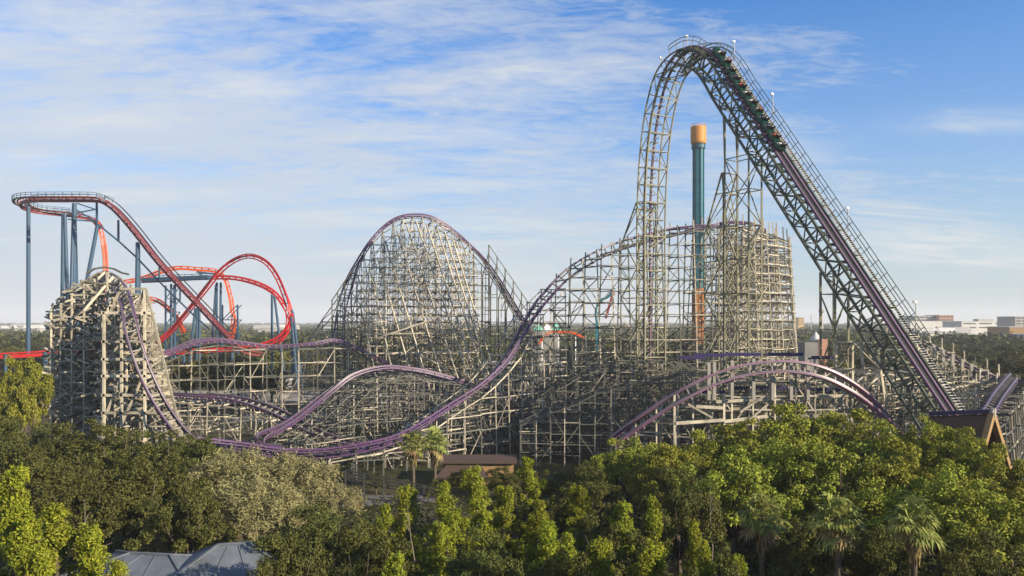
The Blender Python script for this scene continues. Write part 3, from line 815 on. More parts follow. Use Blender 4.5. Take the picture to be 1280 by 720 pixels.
# big face frame and sloped side of that tower
b = MB()
Yf = 105.5
def PF(px, py, d=0.0): return P(px, py, Yf + d)
for px, t_ in ((130, 390), (152, 390), (181, 362)): b.bar(G(px, Yf), PF(px, t_), 0.3)
for py in (391, 427, 449, 470, 494, 516): b.bar(PF(127, py), PF(184 + (py - 390) * 0.22, py), 0.3, 0.34)
for a_, c_ in (((131, 396), (151, 420)), ((131, 452), (151, 430)), ((128, 530), (152, 470)), ((152, 530), (176, 478)), ((181, 400), (158, 430)), ((183, 430), (158, 452)), ((137, 392), (152, 358)), ((168, 400), (180, 362))):
    b.bar(PF(*a_, d=.2), PF(*c_, d=.2), 0.26)
b.bar(PF(183, 362), PF(229, 552), 0.26); b.bar(PF(181, 362), PF(196, 552, 1), 0.22)
for k, py in enumerate(range(380, 550, 17)):
    xr = 183 + (py - 362) * 46 / 190.0
    b.bar(PF(181, py), PF(xr, py), 0.18)
    b.bar(PF(181, py + 17), PF(xr, py), 0.18)
b.bar(PF(150, 361), PF(184, 361), 0.32, 0.3)
b.build('face_frame', M_TIMBER, coaster)
# sloping beams over its top left shoulder
b = MB()
for (x0, y0), (x1, y1), Y, mi in (((70, 376), (118, 344), 118, 1), ((76, 379), (124, 345), 117, 1), ((91, 378), (131, 340), 113, 0), ((104, 389), (141, 346), 110, 0), ((82, 377), (112, 356), 115.5, 1)):
    b.bar(P(x0, y0, Y), P(x1, y1, Y + 3), 0.34, 0.3, mi)
for pts_, Y in (([(108, 342), (118, 336), (130, 334), (142, 336), (152, 341), (161, 343)], 120), ([(112, 348), (124, 341), (138, 341), (150, 347), (158, 358)], 116)):
    for (xa, ya), (xb, yb) in zip(pts_[:-1], pts_[1:]):
        b.bar(P(xa, ya, Y), P(xb, yb, Y), 0.32, 0.26, 1 if Y == 120 else 0)
b.build('shoulder_beam', (M_TIMBER, M_TIMBER_DK_SHADE), coaster)

# service walkways: dark blue platforms beside the mauve hill, pale beams under it
b = MB()
for (xa, xb, py, Y) in ((848, 880, 447, 104), (866, 905, 444, 104), (905, 950, 443, 104), (956, 1002, 443, 104), (915, 990, 485, 99), (988, 1060, 487, 99), (860, 905, 490, 99), (1012, 1040, 447, 104)):
    a_, c_ = P(xa, py, Y), P(xb, py, Y)
    b = MB()
    b.box((a_ + c_) / 2 + Vector((0, 0, -.1)), ((c_ - a_).length, 1.2, 0.18))
    b.box((a_ + c_) / 2 + Vector((0, -.60, .12)), ((c_ - a_).length, 0.06, 0.26))
    b.build('walkway', M_VIOLET, coaster)
b = MB()
for (xa, xb, ya, yb) in ((895, 1060, 502, 494), (870, 905, 508, 510), (845, 905, 529, 525), (905, 960, 527, 520), (1000, 1110, 520, 516)):
    b.bar(P(xa, ya, 95.5), P(xb, yb, 95.5), 0.3, 0.36)
for px in (843, 905, 957, 1008, 1058, 1108): b.bar(G(px, 95.6), P(px, 492, 95.6), 0.24)
for (xa, ya, xb, yb) in ((860, 505, 890, 522), (925, 515, 955, 495), (975, 520, 1005, 500), (1000, 482, 1018, 472), (930, 530, 960, 505)):
    b.bar(P(xa, ya, 95.3), P(xb, yb, 95.3), 0.24)
b.build('ground_beam', M_TIMBER, coaster)
b = MB()
for px in (886, 893, 915, 942, 966, 989, 1010):
    b = MB(); b.bar(P(px, 500, 94.9), P(px, 446 + abs(px - 965) * .09, 94.9), 0.36, 0.26); b.build('track_stanchion', M_TIE, coaster)
for px in (1166, 1178, 1190, 1202, 1213, 1225, 1236):
    b = MB(); y = 432 + (px - 1160) * 0.5
    b.bar(P(px, y + 22, 138 - (px - 1160) * .13), P(px + 1, y - 4, 138 - (px - 1160) * .13), 0.5, 0.35); b.build('track_stanchion', M_TIE, coaster)

# ------------------------------------------------------------------ the green train and its riders
def on_lift(s):
    for i in range(1, len(larc)):
        if larc[i] >= s:
            f = (s - larc[i-1]) / (larc[i] - larc[i-1])
            return lift_pts[i-1].lerp(lift_pts[i], f), (lift_pts[i] - lift_pts[i-1]).normalized(), (LU[i-1].lerp(LU[i], f)).normalized()
def place(o, p, t, u):
    r = t.cross(u).normalized()
    m = Matrix(((r.x, t.x, u.x, p.x), (r.y, t.y, u.y, p.y), (r.z, t.z, u.z, p.z), (0, 0, 0, 1)))
    o.matrix_world = m
    return m
s_front = larc[min(range(icrest), key=lambda i: abs(640 + 1000 * lift_pts[i].x / lift_pts[i].y - 896))]
p0, t0, u0 = on_lift(s_front - 8)
train = empty('coaster_train', p0)
tag(train, 'green roller coaster train full of riders climbing to the crest of the truss lift hill', 'train')
def car_meshes():
    b = MB()   # local axes: x sideways, y forward, z away from the track
    b.box((0, 0, 0.42), (1.35, 1.5, 0.16)); 
    for s in (-1, 1):
        b.poly([(s*.72, -.7, .40), (s*.72, .75, .40), (s*.72, .62, .92), (s*.72, .1, .78), (s*.72, -.7, .88)][::s])
        b.poly([(s*.64, -.7, .40), (s*.64, .75, .40), (s*.64, .62, .92), (s*.64, .1, .78), (s*.64, -.7, .88)][::-s])
        b.bar((s*.68, -.7, .88), (s*.68, .1, .78), .09); b.bar((s*.68, .1, .78), (s*.68, .62, .92), .09); b.bar((s*.68, .62, .92), (s*.68, .75, .42), .09); b.bar((s*.68, -.7, .88), (s*.68, -.7, .4), .09)
    b.box((0, .70, .66), (1.36, .10, .5)); b.box((0, -.72, .62), (1.36, .08, .46))
    seat = MB(); bar_ = MB(); wh = MB()
    for s in (-1, 1):
        x = s * .33
        seat.box((x, -.12, .58), (.5, .5, .16)); seat.bar((x, -.34, .6), (x, -.58, 1.32), .48, .14); seat.bar((x, -.57, 1.3), (x, -.64, 1.52), .3, .12)
        bar_.bar((x - .16, .12, .86), (x + .16, .12, .86), .09); bar_.bar((x, .12, .86), (x, .42, .6), .08)
        for y in (-.5, .5):
            wh.tube([(s*.58, y, .3), (s*.82, y, .3)], .17, 8); wh.tube([(s*.70, y, -.32), (s*.80, y, -.32)], .10, 8)
            wh.bar((s*.82, y, .3), (s*.82, y, -.32), .08)
            if s < 0: wh.bar((-.7, y, .3), (.7, y, .3), .09)
        wh.bar((s*.7, -.5, .3), (s*.7, .5, .3), .08)
    return b, seat, bar_, wh
cb, cs, cr, cw = car_meshes()
nb = MB()
nb.tube([(0, .75, .6), (0, 1.05, .62), (0, 1.5, .55), (0, 1.9, .48)], [.62, .58, .38, .1], 8)
cars = []
def person_mesh(shirt, trousers, hairc, arms_up, seed):
    """seated rider, one continuous skinned body"""
    me = bpy.data.meshes.new('person')
    up = 1 if arms_up else 0
    V = [(0, 0, 0), (0, .01, .22), (0, .02, .42), (0, .02, .52), (0, .03, .60), (0, .045, .70), (0, .04, .78)]
    E = [(i, i+1) for i in range(6)]
    rad = [.15, .14, .16, .07, .06, .105, .085]
    for s in (-1, 1):
        k = len(V)
        V += [(s*.10, .08, -.02), (s*.12, .44, .06), (s*.12, .52, -.36), (s*.12, .64, -.42)]
        E += [(0, k), (k, k+1), (k+1, k+2), (k+2, k+3)]; rad += [.10, .075, .055, .045]
        k = len(V)
        if arms_up: V += [(s*.20, .02, .42), (s*.27, .08, .66), (s*.26, .10, .92), (s*.26, .11, 1.0)]
        else: V += [(s*.20, .02, .41), (s*.26, .10, .18), (s*.14, .34, .16), (s*.10, .41, .17)]
        E += [(2, k), (k, k+1), (k+1, k+2), (k+2, k+3)]; rad += [.075, .055, .042, .038]
    me.from_pydata(V, E, [])
    o = bpy.data.objects.new('person_work', me); COL.objects.link(o)
    sk = o.modifiers.new('skin', 'SKIN'); sk.use_smooth_shade = True
    for i, r_ in enumerate(rad): me.skin_vertices[0].data[i].radius = (r_, r_)
    me.skin_vertices[0].data[0].use_root = True
    sb = o.modifiers.new('sub', 'SUBSURF'); sb.levels = 1; sb.render_levels = 1
    dg = bpy.context.evaluated_depsgraph_get()
    out = bpy.data.meshes.new_from_object(o.evaluated_get(dg))
    bpy.data.objects.remove(o, do_unlink=True)
    for m_ in (shirt, trousers, MATS['skin'], hairc): 
        out.materials.append(m_)
    mi = []
    for p in out.polygons:
        c = p.center
        if c.z > .72 or (c.z > .62 and c.y < 0.0): mi.append(3)
        elif c.z > .50 and abs(c.x) < .13: mi.append(2)
        elif abs(c.x) > .15 and (c.z > .72 or (c.y > .2 and c.z > .1)): mi.append(2)
        elif c.z < .04 or (c.y > .15 and c.z < .15): mi.append(1)
        else: mi.append(0)
    out.polygons.foreach_set('material_index', mi)
    out.name = 'person'
    return out
mat('skin', (0.45, 0.26, 0.17), 0.6, var=0.3)
SH = [mat('shirt_' + n_, c, 0.85, var=0.3) for n_, c in (('white', (.7, .7, .68)), ('red', (.45, .05, .05)), ('navy', (.04, .06, .16)), ('grey', (.3, .3, .3)))]
TR = [mat('denim_shorts', (.07, .10, .18), .9, var=.3), mat('khaki_shorts', (.32, .26, .17), .9, var=.3)]
HA = [mat('dark_hair', (.03, .02, .015), .7), mat('fair_hair', (.33, .22, .1), .7)]
pm = [person_mesh(SH[0], TR[0], HA[0], False, 1), person_mesh(SH[1], TR[1], HA[1], True, 2), person_mesh(SH[2], TR[1], HA[0], False, 3), person_mesh(SH[3], TR[0], HA[1], True, 4)]
PDESC = ['rider in white shirt and dark shorts', 'rider in red shirt with raised arms', 'rider in navy shirt and khaki shorts', 'rider in grey shirt with raised arms']
NCARS = 12
order = []
for k in range(NCARS):
    p, t, u = on_lift(s_front - k * 1.78)
    if k == 0:
        car = cb.build('car', M_GREENCAR, train)
        cs.build('seat', M_SEAT, car); cr.build('lap_bar', M_RESTR, car); cw.build('wheel_assembly', M_SEAT, car)
        car0 = car
        M_ = place(car, p, t, u)
        nose = nb.build('nose', M_GREENCAR); nose.parent = car
        kids = [c for c in car.children if c is not nose]
    else:
        car = car0.copy(); COL.objects.link(car); car.parent = train
        car.matrix_parent_inverse = car0.matrix_parent_inverse.copy()
        for c in kids:
            d = c.copy(); COL.objects.link(d); d.parent = car; d.matrix_parent_inverse = c.matrix_parent_inverse.copy()
    r = t.cross(u).normalized()
    M_ = Matrix(((r.x, t.x, u.x, p.x), (r.y, t.y, u.y, p.y), (r.z, t.z, u.z, p.z), (0, 0, 0, 1)))
    cars.append((car, M_))
for car, M_ in cars:
    car.matrix_basis = Matrix.Translation(train.location) @ Matrix.Identity(4)
    car.matrix_parent_inverse = Matrix.Identity(4)
    car.matrix_basis = Matrix.Translation(-Vector(train.location)) @ M_
for c in [c for car, _ in cars for c in car.children]:
    c.matrix_parent_inverse = Matrix.Identity(4); c.matrix_basis = Matrix.Identity(4)
ORD = ['front', 'second', 'third', 'fourth', 'fifth', 'sixth', 'seventh', 'eighth', 'ninth', 'tenth', 'eleventh', 'last']
for k, (car, M_) in enumerate(cars):
    for s, side in ((-1, 'left'), (1, 'right')):
        q = (k * 3 + (s + 1) // 2 * 2 + k // 3) % 4
        o = bpy.data.objects.new('person', pm[q]); COL.objects.link(o)
        o.matrix_world = M_ @ Matrix.Translation((s * .33, -.16, .72)) 
        tag(o, f"{PDESC[q]} in {ORD[k]} green train car, {side} seat", 'person', 'riders on the green coaster train')

# ------------------------------------------------------------------ the red steel diving coaster
red = empty('steel_coaster', P(180, 480, 245) * 1.0)
red.location.z = 0
tag(red, 'red steel diving coaster on blue columns behind the crowded timber tower', 'roller coaster')
def steel_run(ctrl, m, gauge=1.4, spine=0.65, tie=2.0, rr=0.17, parent=None, flip=1):
    pts, bk = spline([(P(c[0], c[1], c[2]), c[3] if len(c) > 3 else 0) for c in ctrl], 1.2)
    ts, us, vs = frames(pts, bk)
    b = MB()
    b.sweep(pts, us, vs, spine * .8, spine, ov=-0.95 * flip)
    for s in (-1, 1): b.sweep(pts, us, vs, rr * 2, rr * 2, ou=s * gauge / 2)
    acc = 0
    for i in range(1, len(pts)):
        acc += (pts[i] - pts[i-1]).length
        if acc > tie:
            acc = 0
            for s in (-1, 1): b.bar(pts[i] - vs[i] * .8 * flip, pts[i] + us[i] * s * gauge / 2, .22)
    return b.build('track', m, parent or red), pts, us, vs
lift_ctrl = [(125, 247, 240), (142, 258, 240), (165, 283, 240), (200, 327, 240), (250, 381, 240), (290, 423, 240), (306, 436, 241), (330, 441, 243)]
_, sl_pts, sl_u, sl_v = steel_run(lift_ctrl, M_DKRED, gauge=1.7)
turn_ctrl = [(135, 252, 240), (125, 248, 240), (105, 247, 240), (80, 247, 240), (52, 247, 242), (34, 248, 246), (26, 251, 252), (30, 257, 259), (48, 262, 265), (75, 265, 268), (100, 268, 269), (118, 273, 270), (127, 284, 270)]
_, tn_pts, tn_u, tn_v = steel_run(turn_ctrl, M_DKRED, gauge=1.9, spine=0.9)
steel_run([(120, 274, 270), (127, 285, 270.5), (131, 302, 271), (133.5, 325, 271.5), (134, 350, 271.5), (134, 420, 271.5)], M_ORANGE, gauge=1.3)  # drop run in orange: sunlight put into the red track's colour
b = MB()
for off in (-1.9, 1.9):
    b.sweep(tn_pts[:-8], tn_u[:-8], tn_v[:-8], .9, .12, ou=off, ov=.1)
b.build('catwalk', M_GRATE, red)
b = MB()
for off in (-2.4, 2.4):
    for h_ in (.7, 1.3): b.sweep(tn_pts[:-8], tn_u[:-8], tn_v[:-8], .13, .13, ou=off, ov=h_)
    for i in range(0, len(tn_pts) - 8, 2): b.bar(tn_pts[i] + tn_u[i] * off, tn_pts[i] + tn_u[i] * off + tn_v[i] * 1.3, .12)
b.build('handrail', M_BLUE, red)
b = MB()
for off in (1.9, 2.6):
    b.sweep(sl_pts, sl_u, sl_v, .14, .14, ou=-off, ov=.9)
    b.sweep(sl_pts, sl_u, sl_v, .3, .12, ou=-off, ov=-.1)
for i in range(0, len(sl_pts), 9):
    b.bar(sl_pts[i] - sl_u[i] * 2.9 - sl_v[i] * .4, sl_pts[i] + sl_u[i] * 2.0 - sl_v[i] * .4, .35)
b.build('catwalk', M_SEAT, red)
def column(pxt, pyt, Yt, pxb=None, r=0.62, Yb=None, m=M_BLUE):
    t_ = P(pxt, pyt, Yt); Yb = Yb or Yt; b_ = G(pxb if pxb is not None else pxt, Yb)
    b = MB(); b.tube([b_, b_ + (t_ - b_) * .5, t_], [r, r, r * .92], 12)
    return b.build('support_column', m, red, smooth=False)
column(35.5, 258, 254, r=.62); column(79, 267, 266, 77, r=.62); column(81, 268, 262, 88, r=.6, Yb=262)
column(93, 254, 250, 92, r=.72); column(93, 256, 250, 99, r=.55, Yb=256); column(92, 258, 250, 86, r=.55, Yb=246)
column(122, 281, 266, 84, r=.66, Yb=262); column(172, 303, 241, 170, r=.62); column(173, 306, 241, 176, r=.5, Yb=250)
b = MB()
for (x0, y0, x1, y1) in ((122, 280, 150, 303), (150, 303, 172, 323), (172, 323, 203, 356), (203, 356, 240, 392), (240, 392, 262, 412)):
    b.bar(P(x0, y0, 243), P(x1, y1, 243), .42)
for (x, ya, yb) in ((148, 275, 302), (199, 332, 352), (121, 250, 280), (225, 358, 376)): b.bar(P(x, ya, 241.5), P(x, yb, 243), .5)
b.build('brace', M_BLUE, red); b = MB()
for (x0, y0, x1, y1) in ((85, 274, 120, 277), (95, 262, 120, 277), (96, 254, 120, 262), (85, 268, 118, 262)): b.bar(P(x0, y0, 264), P(x1, y1, 264), .4)
b.build('brace', M_BLUE, red)
# loop, inner arch, orange return and low runs
loop_ctrl = [(198, 430, 262, 0), (213, 417, 262, 0), (228, 400, 261, 0), (245, 379, 260, 0), (262, 357, 259, -10), (277, 338, 258, -30), (294, 325, 256.5, -60), (312, 320, 255, -80), (331, 327, 253.5, -90), (345, 344, 252.5, -90), (355, 368, 252, -80), (361, 390, 251.5, -60), (361, 408, 251, -40), (353, 421, 250.5, -20), (338, 430, 250, -8), (315, 436, 249.5, 0), (280, 439, 249, 0), (240, 441, 248, 0), (200, 444, 247, 0)]
steel_run(loop_ctrl, M_RED, gauge=1.3, spine=0.62, flip=-1)
steel_run([(176, 353, 276), (205, 352, 274), (235, 350, 272), (262, 349, 270), (290, 349, 268, -10), (318, 355, 266, -25), (340, 366, 264, -40), (354, 384, 262, -50), (360, 402, 260, -40), (356, 420, 258, -20), (345, 433, 257, 0)], M_RED, gauge=1.25, spine=0.6, flip=-1)
steel_run([(146, 352, 285), (175, 347, 285), (203, 337, 285), (222, 333, 285), (248, 334.5, 285), (270, 337, 285), (282, 346, 285.5), (288, 362, 286), (292, 385, 286.5), (291, 405, 287), (286, 428, 287)], M_ORANGE, gauge=1.2, spine=0.75)
steel_run([(150, 372, 285), (183, 371, 285), (198, 374, 285), (210, 383, 285), (222, 396, 285), (232, 415, 285)], M_ORANGE, gauge=1.2, spine=0.75)
steel_run([(-40, 444, 226), (0, 442, 229), (40, 440, 232), (85, 436.5, 236), (120, 431, 240), (150, 424, 246)], M_RED, gauge=1.6, spine=0.95)
b = MB()
b.bar(P(180, 350, 274), P(262, 346.5, 268.5), 2.6, 1.3)
for py in (342, 345): b.bar(P(186, py + 3, 277), P(262, py, 271), .2)
for x in range(186, 262, 9): b.bar(P(x, 349, 274), P(x, 343, 274), .16)
b.bar(P(246, 340, 272), P(272, 343, 272), .6); b.bar(P(248, 340, 272), P(258, 350, 272), .4)
b.build('brake_platform', M_BLUE, red)
def frame_tower(px0, px1, pt, Y, lvl):
    b = MB()
    for dY in (0, 4):
        for px in (px0, px1): b.bar(G(px, Y + dY), P(px, pt, Y + dY), .5)
        z0 = zdepth(pt, Y)
        zs = [z0]
        while zs[-1] - lvl > 2: zs.append(zs[-1] - lvl)
        for a_, c_ in zip(zs[:-1], zs[1:]):
            x0, x1 = (px0-640)*Y/1000, (px1-640)*Y/1000
            b.bar((x0, Y+dY, c_), (x1, Y+dY, c_), .3); b.bar((x0, Y+dY, c_), (x1, Y+dY, a_), .26)
    return b.build('support_tower', M_BLUE, red)
frame_tower(278, 297, 381, 276, 5.2); frame_tower(207, 219, 357, 273, 4.5)
for a in ((271, 353, 272, 271), (276, 353, 272, 275), (270, 356, 272, 262), (214, 355, 273, 214), (218, 356, 273, 219), (340, 368, 258, 340), (343, 370, 258, 357), (365, 387, 252, 366), (366, 390, 252, 378), (364, 396, 251, 372), (246, 385, 260, 246), (249, 383, 260, 250), (244, 385, 260, 234)):
    column(*a, r=.42)
for px, py, Y in ((7, 443, 229), (56, 440, 233), (57, 441, 233), (170, 437, 247), (230, 443, 248), (290, 441, 249)):
    column(px, py, Y, px + (4 if px == 57 else 0), r=.45)

# ------------------------------------------------------------------ the drop tower
dt = empty('drop_tower', G(873, 337))
tag(dt, 'tall teal drop tower with golden orange cap rising behind the truss arch', 'drop tower')
cx, cy = G(873, 337).x, 337.0
def ztow(py): return zdepth(py, 337)
b = MB(); b.tube([(cx, cy, ztow(360)), (cx, cy, ztow(178))], 2.15, 20); b.build('shaft', M_TEAL, dt, smooth=False)
b = MB()
for k in range(8):
    a_ = k * math.pi / 4 + .2
    b.tube([(cx + 2.25*math.cos(a_), cy + 2.25*math.sin(a_), ztow(360)), (cx + 2.25*math.cos(a_), cy + 2.25*math.sin(a_), ztow(180))], .34, 6)
b.build('guide_rail', M_TEAL_DK, dt)
b = MB()
for k in range(1, 12):
    z_ = ztow(360) + (ztow(182) - ztow(360)) * k / 12
    b.tube([(cx, cy, z_ - .12), (cx, cy, z_ + .12)], 2.24, 20)
b.build('seam_ring', M_TEAL_DK, dt)
b = MB(); b.tube([(cx, cy, 0), (cx, cy, ztow(420)), (cx, cy, ztow(360.2))], [2.5, 2.3, 2.15], 18)
for k in range(6):
    a_ = k * math.pi / 3
    b.tube([(cx + 2.3*math.cos(a_), cy + 2.3*math.sin(a_), 0), (cx + 2.3*math.cos(a_), cy + 2.3*math.sin(a_), ztow(362))], .5, 6)
b.build('lower_shaft', M_RUST, dt)
b = MB(); b.tube([(cx, cy, ztow(180)), (cx, cy, ztow(177.5)), (cx, cy, ztow(160)), (cx, cy, ztow(158.5))], [3.0, 3.25, 3.25, 3.05], 24); cap = b.build('cap', M_GOLD, dt)
b = MB()
for k in range(16):
    a_ = k * math.pi / 8
    b.bar((cx + 3.0*math.cos(a_), cy + 3.0*math.sin(a_), ztow(158.5)), (cx + 3.0*math.cos(a_), cy + 3.0*math.sin(a_), ztow(156)), .16)
for k in range(16):
    a_ = k * math.pi / 8; c_ = (k+1) * math.pi / 8
    b.bar((cx + 3.0*math.cos(a_), cy + 3.0*math.sin(a_), ztow(156)), (cx + 3.0*math.cos(c_), cy + 3.0*math.sin(c_), ztow(156)), .14)
b.build('railing', M_GOLD, cap)
b = MB(); b.tube([(cx, cy, ztow(186)), (cx, cy, ztow(181))], [2.9, 2.9], 20); b.build('collar', M_TEAL_DK, dt)

# ------------------------------------------------------------------ buildings and small structures
def box_building(name, px0, px1, pt, pb, Y, depth, wall_m, roof_m, label, cat='building', storeys=0, bays=0, parapet=0.6, win_h=.45, group=None):
    x0 = (px0 - 640) * Y / 1000; x1 = (px1 - 640) * Y / 1000
    zt = zdepth(pt, Y)
    root = empty(name, ((x0 + x1) / 2, Y + depth / 2, 0))
    tag(root, label, cat, group)
    b = MB(); b.box(((x0+x1)/2, Y + depth/2, zt/2), (x1-x0, depth, zt)); b.build('wall', wall_m, root)
    b = MB(); b.box(((x0+x1)/2, Y + depth/2, zt + .2), (x1-x0+.6, depth+.6, .4)); b.build('roof', roof_m, root)
    if storeys:
        zb = max(0.5, zdepth(pb, Y))
        h = (zt - zb) / storeys
        for s_ in range(storeys):
            for k in range(bays):
                w = (x1 - x0) / bays
                b = MB(); b.box((x0 + (k + .5) * w, Y - .04, zb + (s_ + .5) * h), (w * .8, .1, h * win_h)); b.build('window', M_GLASS, root)
    return root
wb = box_building('office_building', 1202, 1262, 402, 412, 900, 40, M_WHITE, M_WHITE, 'long white office block with two window bands beyond the right woodland', storeys=2, bays=3, win_h=.28)
b = MB(); b.box((P(1229, 400, 915).x, 915, zdepth(400.6, 915)), (17, 10, 3.4)); b.build('roof_plant', M_GREYW, wb)
hb_ = box_building('office_building', 1144, 1174, 395, 402, 1150, 50, M_GREYW, M_GREYW, 'grey flat roofed block on the skyline right of the lift hill', storeys=2, bays=5)
box_building('office_building', 1174, 1192, 394, 402, 1140, 40, M_BRICK, M_WHITE, 'brick red block adjoining the grey skyline block', storeys=2, bays=4)
box_building('warehouse', 1138, 1204, 401.5, 406, 1050, 40, M_WHITE, M_WHITE, 'low pale warehouse in front of the grey and brick skyline blocks')
box_building('office_building', 1269, 1300, 396, 410, 800, 30, M_GREYW, M_GREYW, 'grey green office block at the right edge of the skyline', storeys=4, bays=4)
box_building('warehouse', 1262, 1290, 409, 416, 640, 30, M_TAN, M_WHITE, 'low building with pale roof below the grey office block')
box_building('warehouse', 1272, 1300, 419, 426, 520, 20, M_BLUE, M_BLUE, 'small blue roofed hall among trees at the right edge')
box_building('apartment_building', 998, 1005, 397, 407, 1400, 14, M_YELL, M_GREYW, 'narrow ochre tower block on the skyline right of the timber turn', storeys=5, bays=2)
box_building('apartment_building', 991.5, 997, 399, 407, 1420, 14, M_GREYW, M_GREYW, 'small grey block beside the ochre tower block')
# control-tower like column on the skyline
x = G(1027, 900).x
tw = empty('observation_tower', (x, 900, 0)); tag(tw, 'slim grey tower with a wider cabin on the skyline behind the lift foot', 'tower')
b = MB(); b.tube([(x, 900, 0), (x, 900, zdepth(391, 900))], [2.0, 1.5], 10); b.build('shaft', M_GREYW, tw)
b = MB(); b.tube([(x, 900, zdepth(391, 900)), (x, 900, zdepth(389.5, 900)), (x, 900, zdepth(387, 900)), (x, 900, zdepth(386, 900))], [2.2, 3.4, 3.4, 2.4], 10); b.build('cabin', M_GREYW, tw)
x = G(1014, 1300).x
b = MB()
b.bar((x, 1300, 0), (x, 1300, zdepth(393, 1300)), .9)
mast = b.build('radio_mast', M_GREYW); tag(mast, 'thin radio mast on the skyline between ochre block and slim tower', 'mast')
# pale building with a domed cap
Y = 230
x0, x1 = G(1006, Y).x, G(1034, Y).x
dm = empty('domed_building', ((x0+x1)/2, Y, 0)); tag(dm, 'pale plaster building with small pointed dome behind the lift foot', 'building')
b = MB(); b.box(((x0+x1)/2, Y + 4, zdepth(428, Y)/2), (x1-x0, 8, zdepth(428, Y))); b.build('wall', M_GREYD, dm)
b = MB(); b.box((x1 - 1.2, Y + 2.5, zdepth(424, Y)/2), (2.6, 5.2, zdepth(424, Y))); b.build('wall', M_BRICK, dm)
xc = G(1023, Y).x
b = MB(); b.tube([(xc, Y + 2, zdepth(428, Y)), (xc, Y + 2, zdepth(424, Y)), (xc, Y + 2, zdepth(421, Y)), (xc, Y + 2, zdepth(418, Y)), (xc, Y + 2, zdepth(414.5, Y))], [1.5, 1.5, 1.2, .6, .06], 14); b.build('dome', M_WHITE, dm, smooth=True)
for k in range(3):
    b = MB(); b.box((x0 + 1.4 + k * 1.5, Y - .03, 9.5), (.6, .1, 1.6)); b.build('window', M_GLASS, dm)
# pavilion with green canopy and a small orange coaster, far behind the middle valley
pv_ = empty('pavilion', G(684, 420)); tag(pv_, 'pavilion with a green and white canopy seen between the middle hill and the rising track', 'pavilion')
pc = G(684, 420)
for k, dxx in enumerate((-4.6, 0, 4.6)):
    b = MB(); hx_ = 2.6
    for a_, c_ in (((-hx_, -4), (hx_, -4)), ((hx_, -4), (hx_, 4)), ((hx_, 4), (-hx_, 4)), ((-hx_, 4), (-hx_, -4))):
        b.poly([(pc.x + dxx + a_[0], pc.y + a_[1], 16.6), (pc.x + dxx + c_[0], pc.y + c_[1], 16.6), (pc.x + dxx, pc.y, 20.2)])
        b.poly([(pc.x + dxx + c_[0], pc.y + c_[1], 16.5), (pc.x + dxx + a_[0], pc.y + a_[1], 16.5), (pc.x + dxx, pc.y, 20.0)])
    b.build('canopy', M_ROOFG if k != 1 else M_LAMP, pv_)
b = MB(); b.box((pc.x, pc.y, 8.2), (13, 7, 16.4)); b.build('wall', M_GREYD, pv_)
ko = empty('small_coaster', G(692, 300)); tag(ko, 'small orange coaster rail arching on white legs in the middle distance', 'roller coaster')
pts, bk = spline([(P(672, 432, 300), 0), (P(680, 421, 300), 0), (P(690, 415, 300), 0), (P(702, 415, 300), 0), (P(716, 416, 300), 0), (P(730, 422, 300), 0)], 1.0)
ts_, us_, vs_ = frames(pts, bk)
b = MB(); b.sweep(pts, us_, vs_, .5, .8, ou=-.5); b.sweep(pts, us_, vs_, .5, .8, ou=.5); b.build('track', M_ORANGE, ko)
for i in range(3, len(pts), 6):
    b = MB(); b.bar((pts[i].x, pts[i].y, 0), pts[i] - Vector((0, 0, .5)), .35); b.build('leg', M_LAMP, ko)
sr = empty('swing_ride', G(752, 320)); tag(sr, 'thrill ride with a curved teal arm and dull red gondola behind the timber posts', 'ride')
pts, bk = spline([(P(746, 402, 320), 0), (P(745, 388, 320), 0), (P(750, 376, 320), 0), (P(760, 371, 320), 0), (P(768, 360, 320), 0)], 1.0)
b = MB(); b.tube(pts, .5, 8); b.bar(G(746, 320), P(746, 402, 320), 1.0); b.build('arm', M_TEAL, sr)
b = MB(); b.bar(P(757, 398, 320), P(767, 364, 320), .9, 1.0); b.bar(P(764, 371, 320), P(768, 367, 320), 1.5, .8); b.build('gondola', M_DKRED, sr)
# halls in the middle distance
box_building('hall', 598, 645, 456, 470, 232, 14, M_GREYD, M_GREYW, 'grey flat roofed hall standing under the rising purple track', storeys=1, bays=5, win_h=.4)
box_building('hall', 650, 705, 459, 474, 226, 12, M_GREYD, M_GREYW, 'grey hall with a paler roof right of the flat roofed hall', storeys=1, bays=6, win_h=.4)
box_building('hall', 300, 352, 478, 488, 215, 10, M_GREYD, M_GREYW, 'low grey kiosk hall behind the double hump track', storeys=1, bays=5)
box_building('hall', 30, 57, 468, 480, 270, 14, M_GREYW, M_WHITE, 'low grey roofed shed behind the left edge tree')
# small pale roofs scattered in the woodland
def gable_house(x, y, w, d, h, wall_m, roof_m, label, group):
    r_ = empty('house', (x, y, 0)); tag(r_, label, 'house', group)
    b = MB(); b.box((x, y, h/2), (w, d, h)); b.build('wall', wall_m, r_)
    b = MB(); e = .5; rh = h + w * .22
    A = [(x - w/2 - e, y - d/2 - e, h), (x + w/2 + e, y - d/2 - e, h), (x + w/2 + e, y + d/2 + e, h), (x - w/2 - e, y + d/2 + e, h)]
    R0, R1 = (x - w/2 - e, y, rh), (x + w/2 + e, y, rh)
    b.poly([A[0], A[1], R1, R0]); b.poly([A[2], A[3], R0, R1]); b.poly([A[3], A[0], R0]); b.poly([A[1], A[2], R1]); b.poly(A[::-1])
    b.build('roof', roof_m, r_)
R = random.Random(5)
for k in range(16):
    px = R.uniform(1140, 1205); Y = R.uniform(620, 860)
    gable_house(G(px, Y).x, Y, R.uniform(9, 16), 9, R.uniform(9, 12.5), M_WHITE, R.choice((M_WHITE, M_GREYW, M_GREYW)), 'small pale roofed house crowded below the skyline blocks right of the lift hill', 'houses below the right skyline blocks')
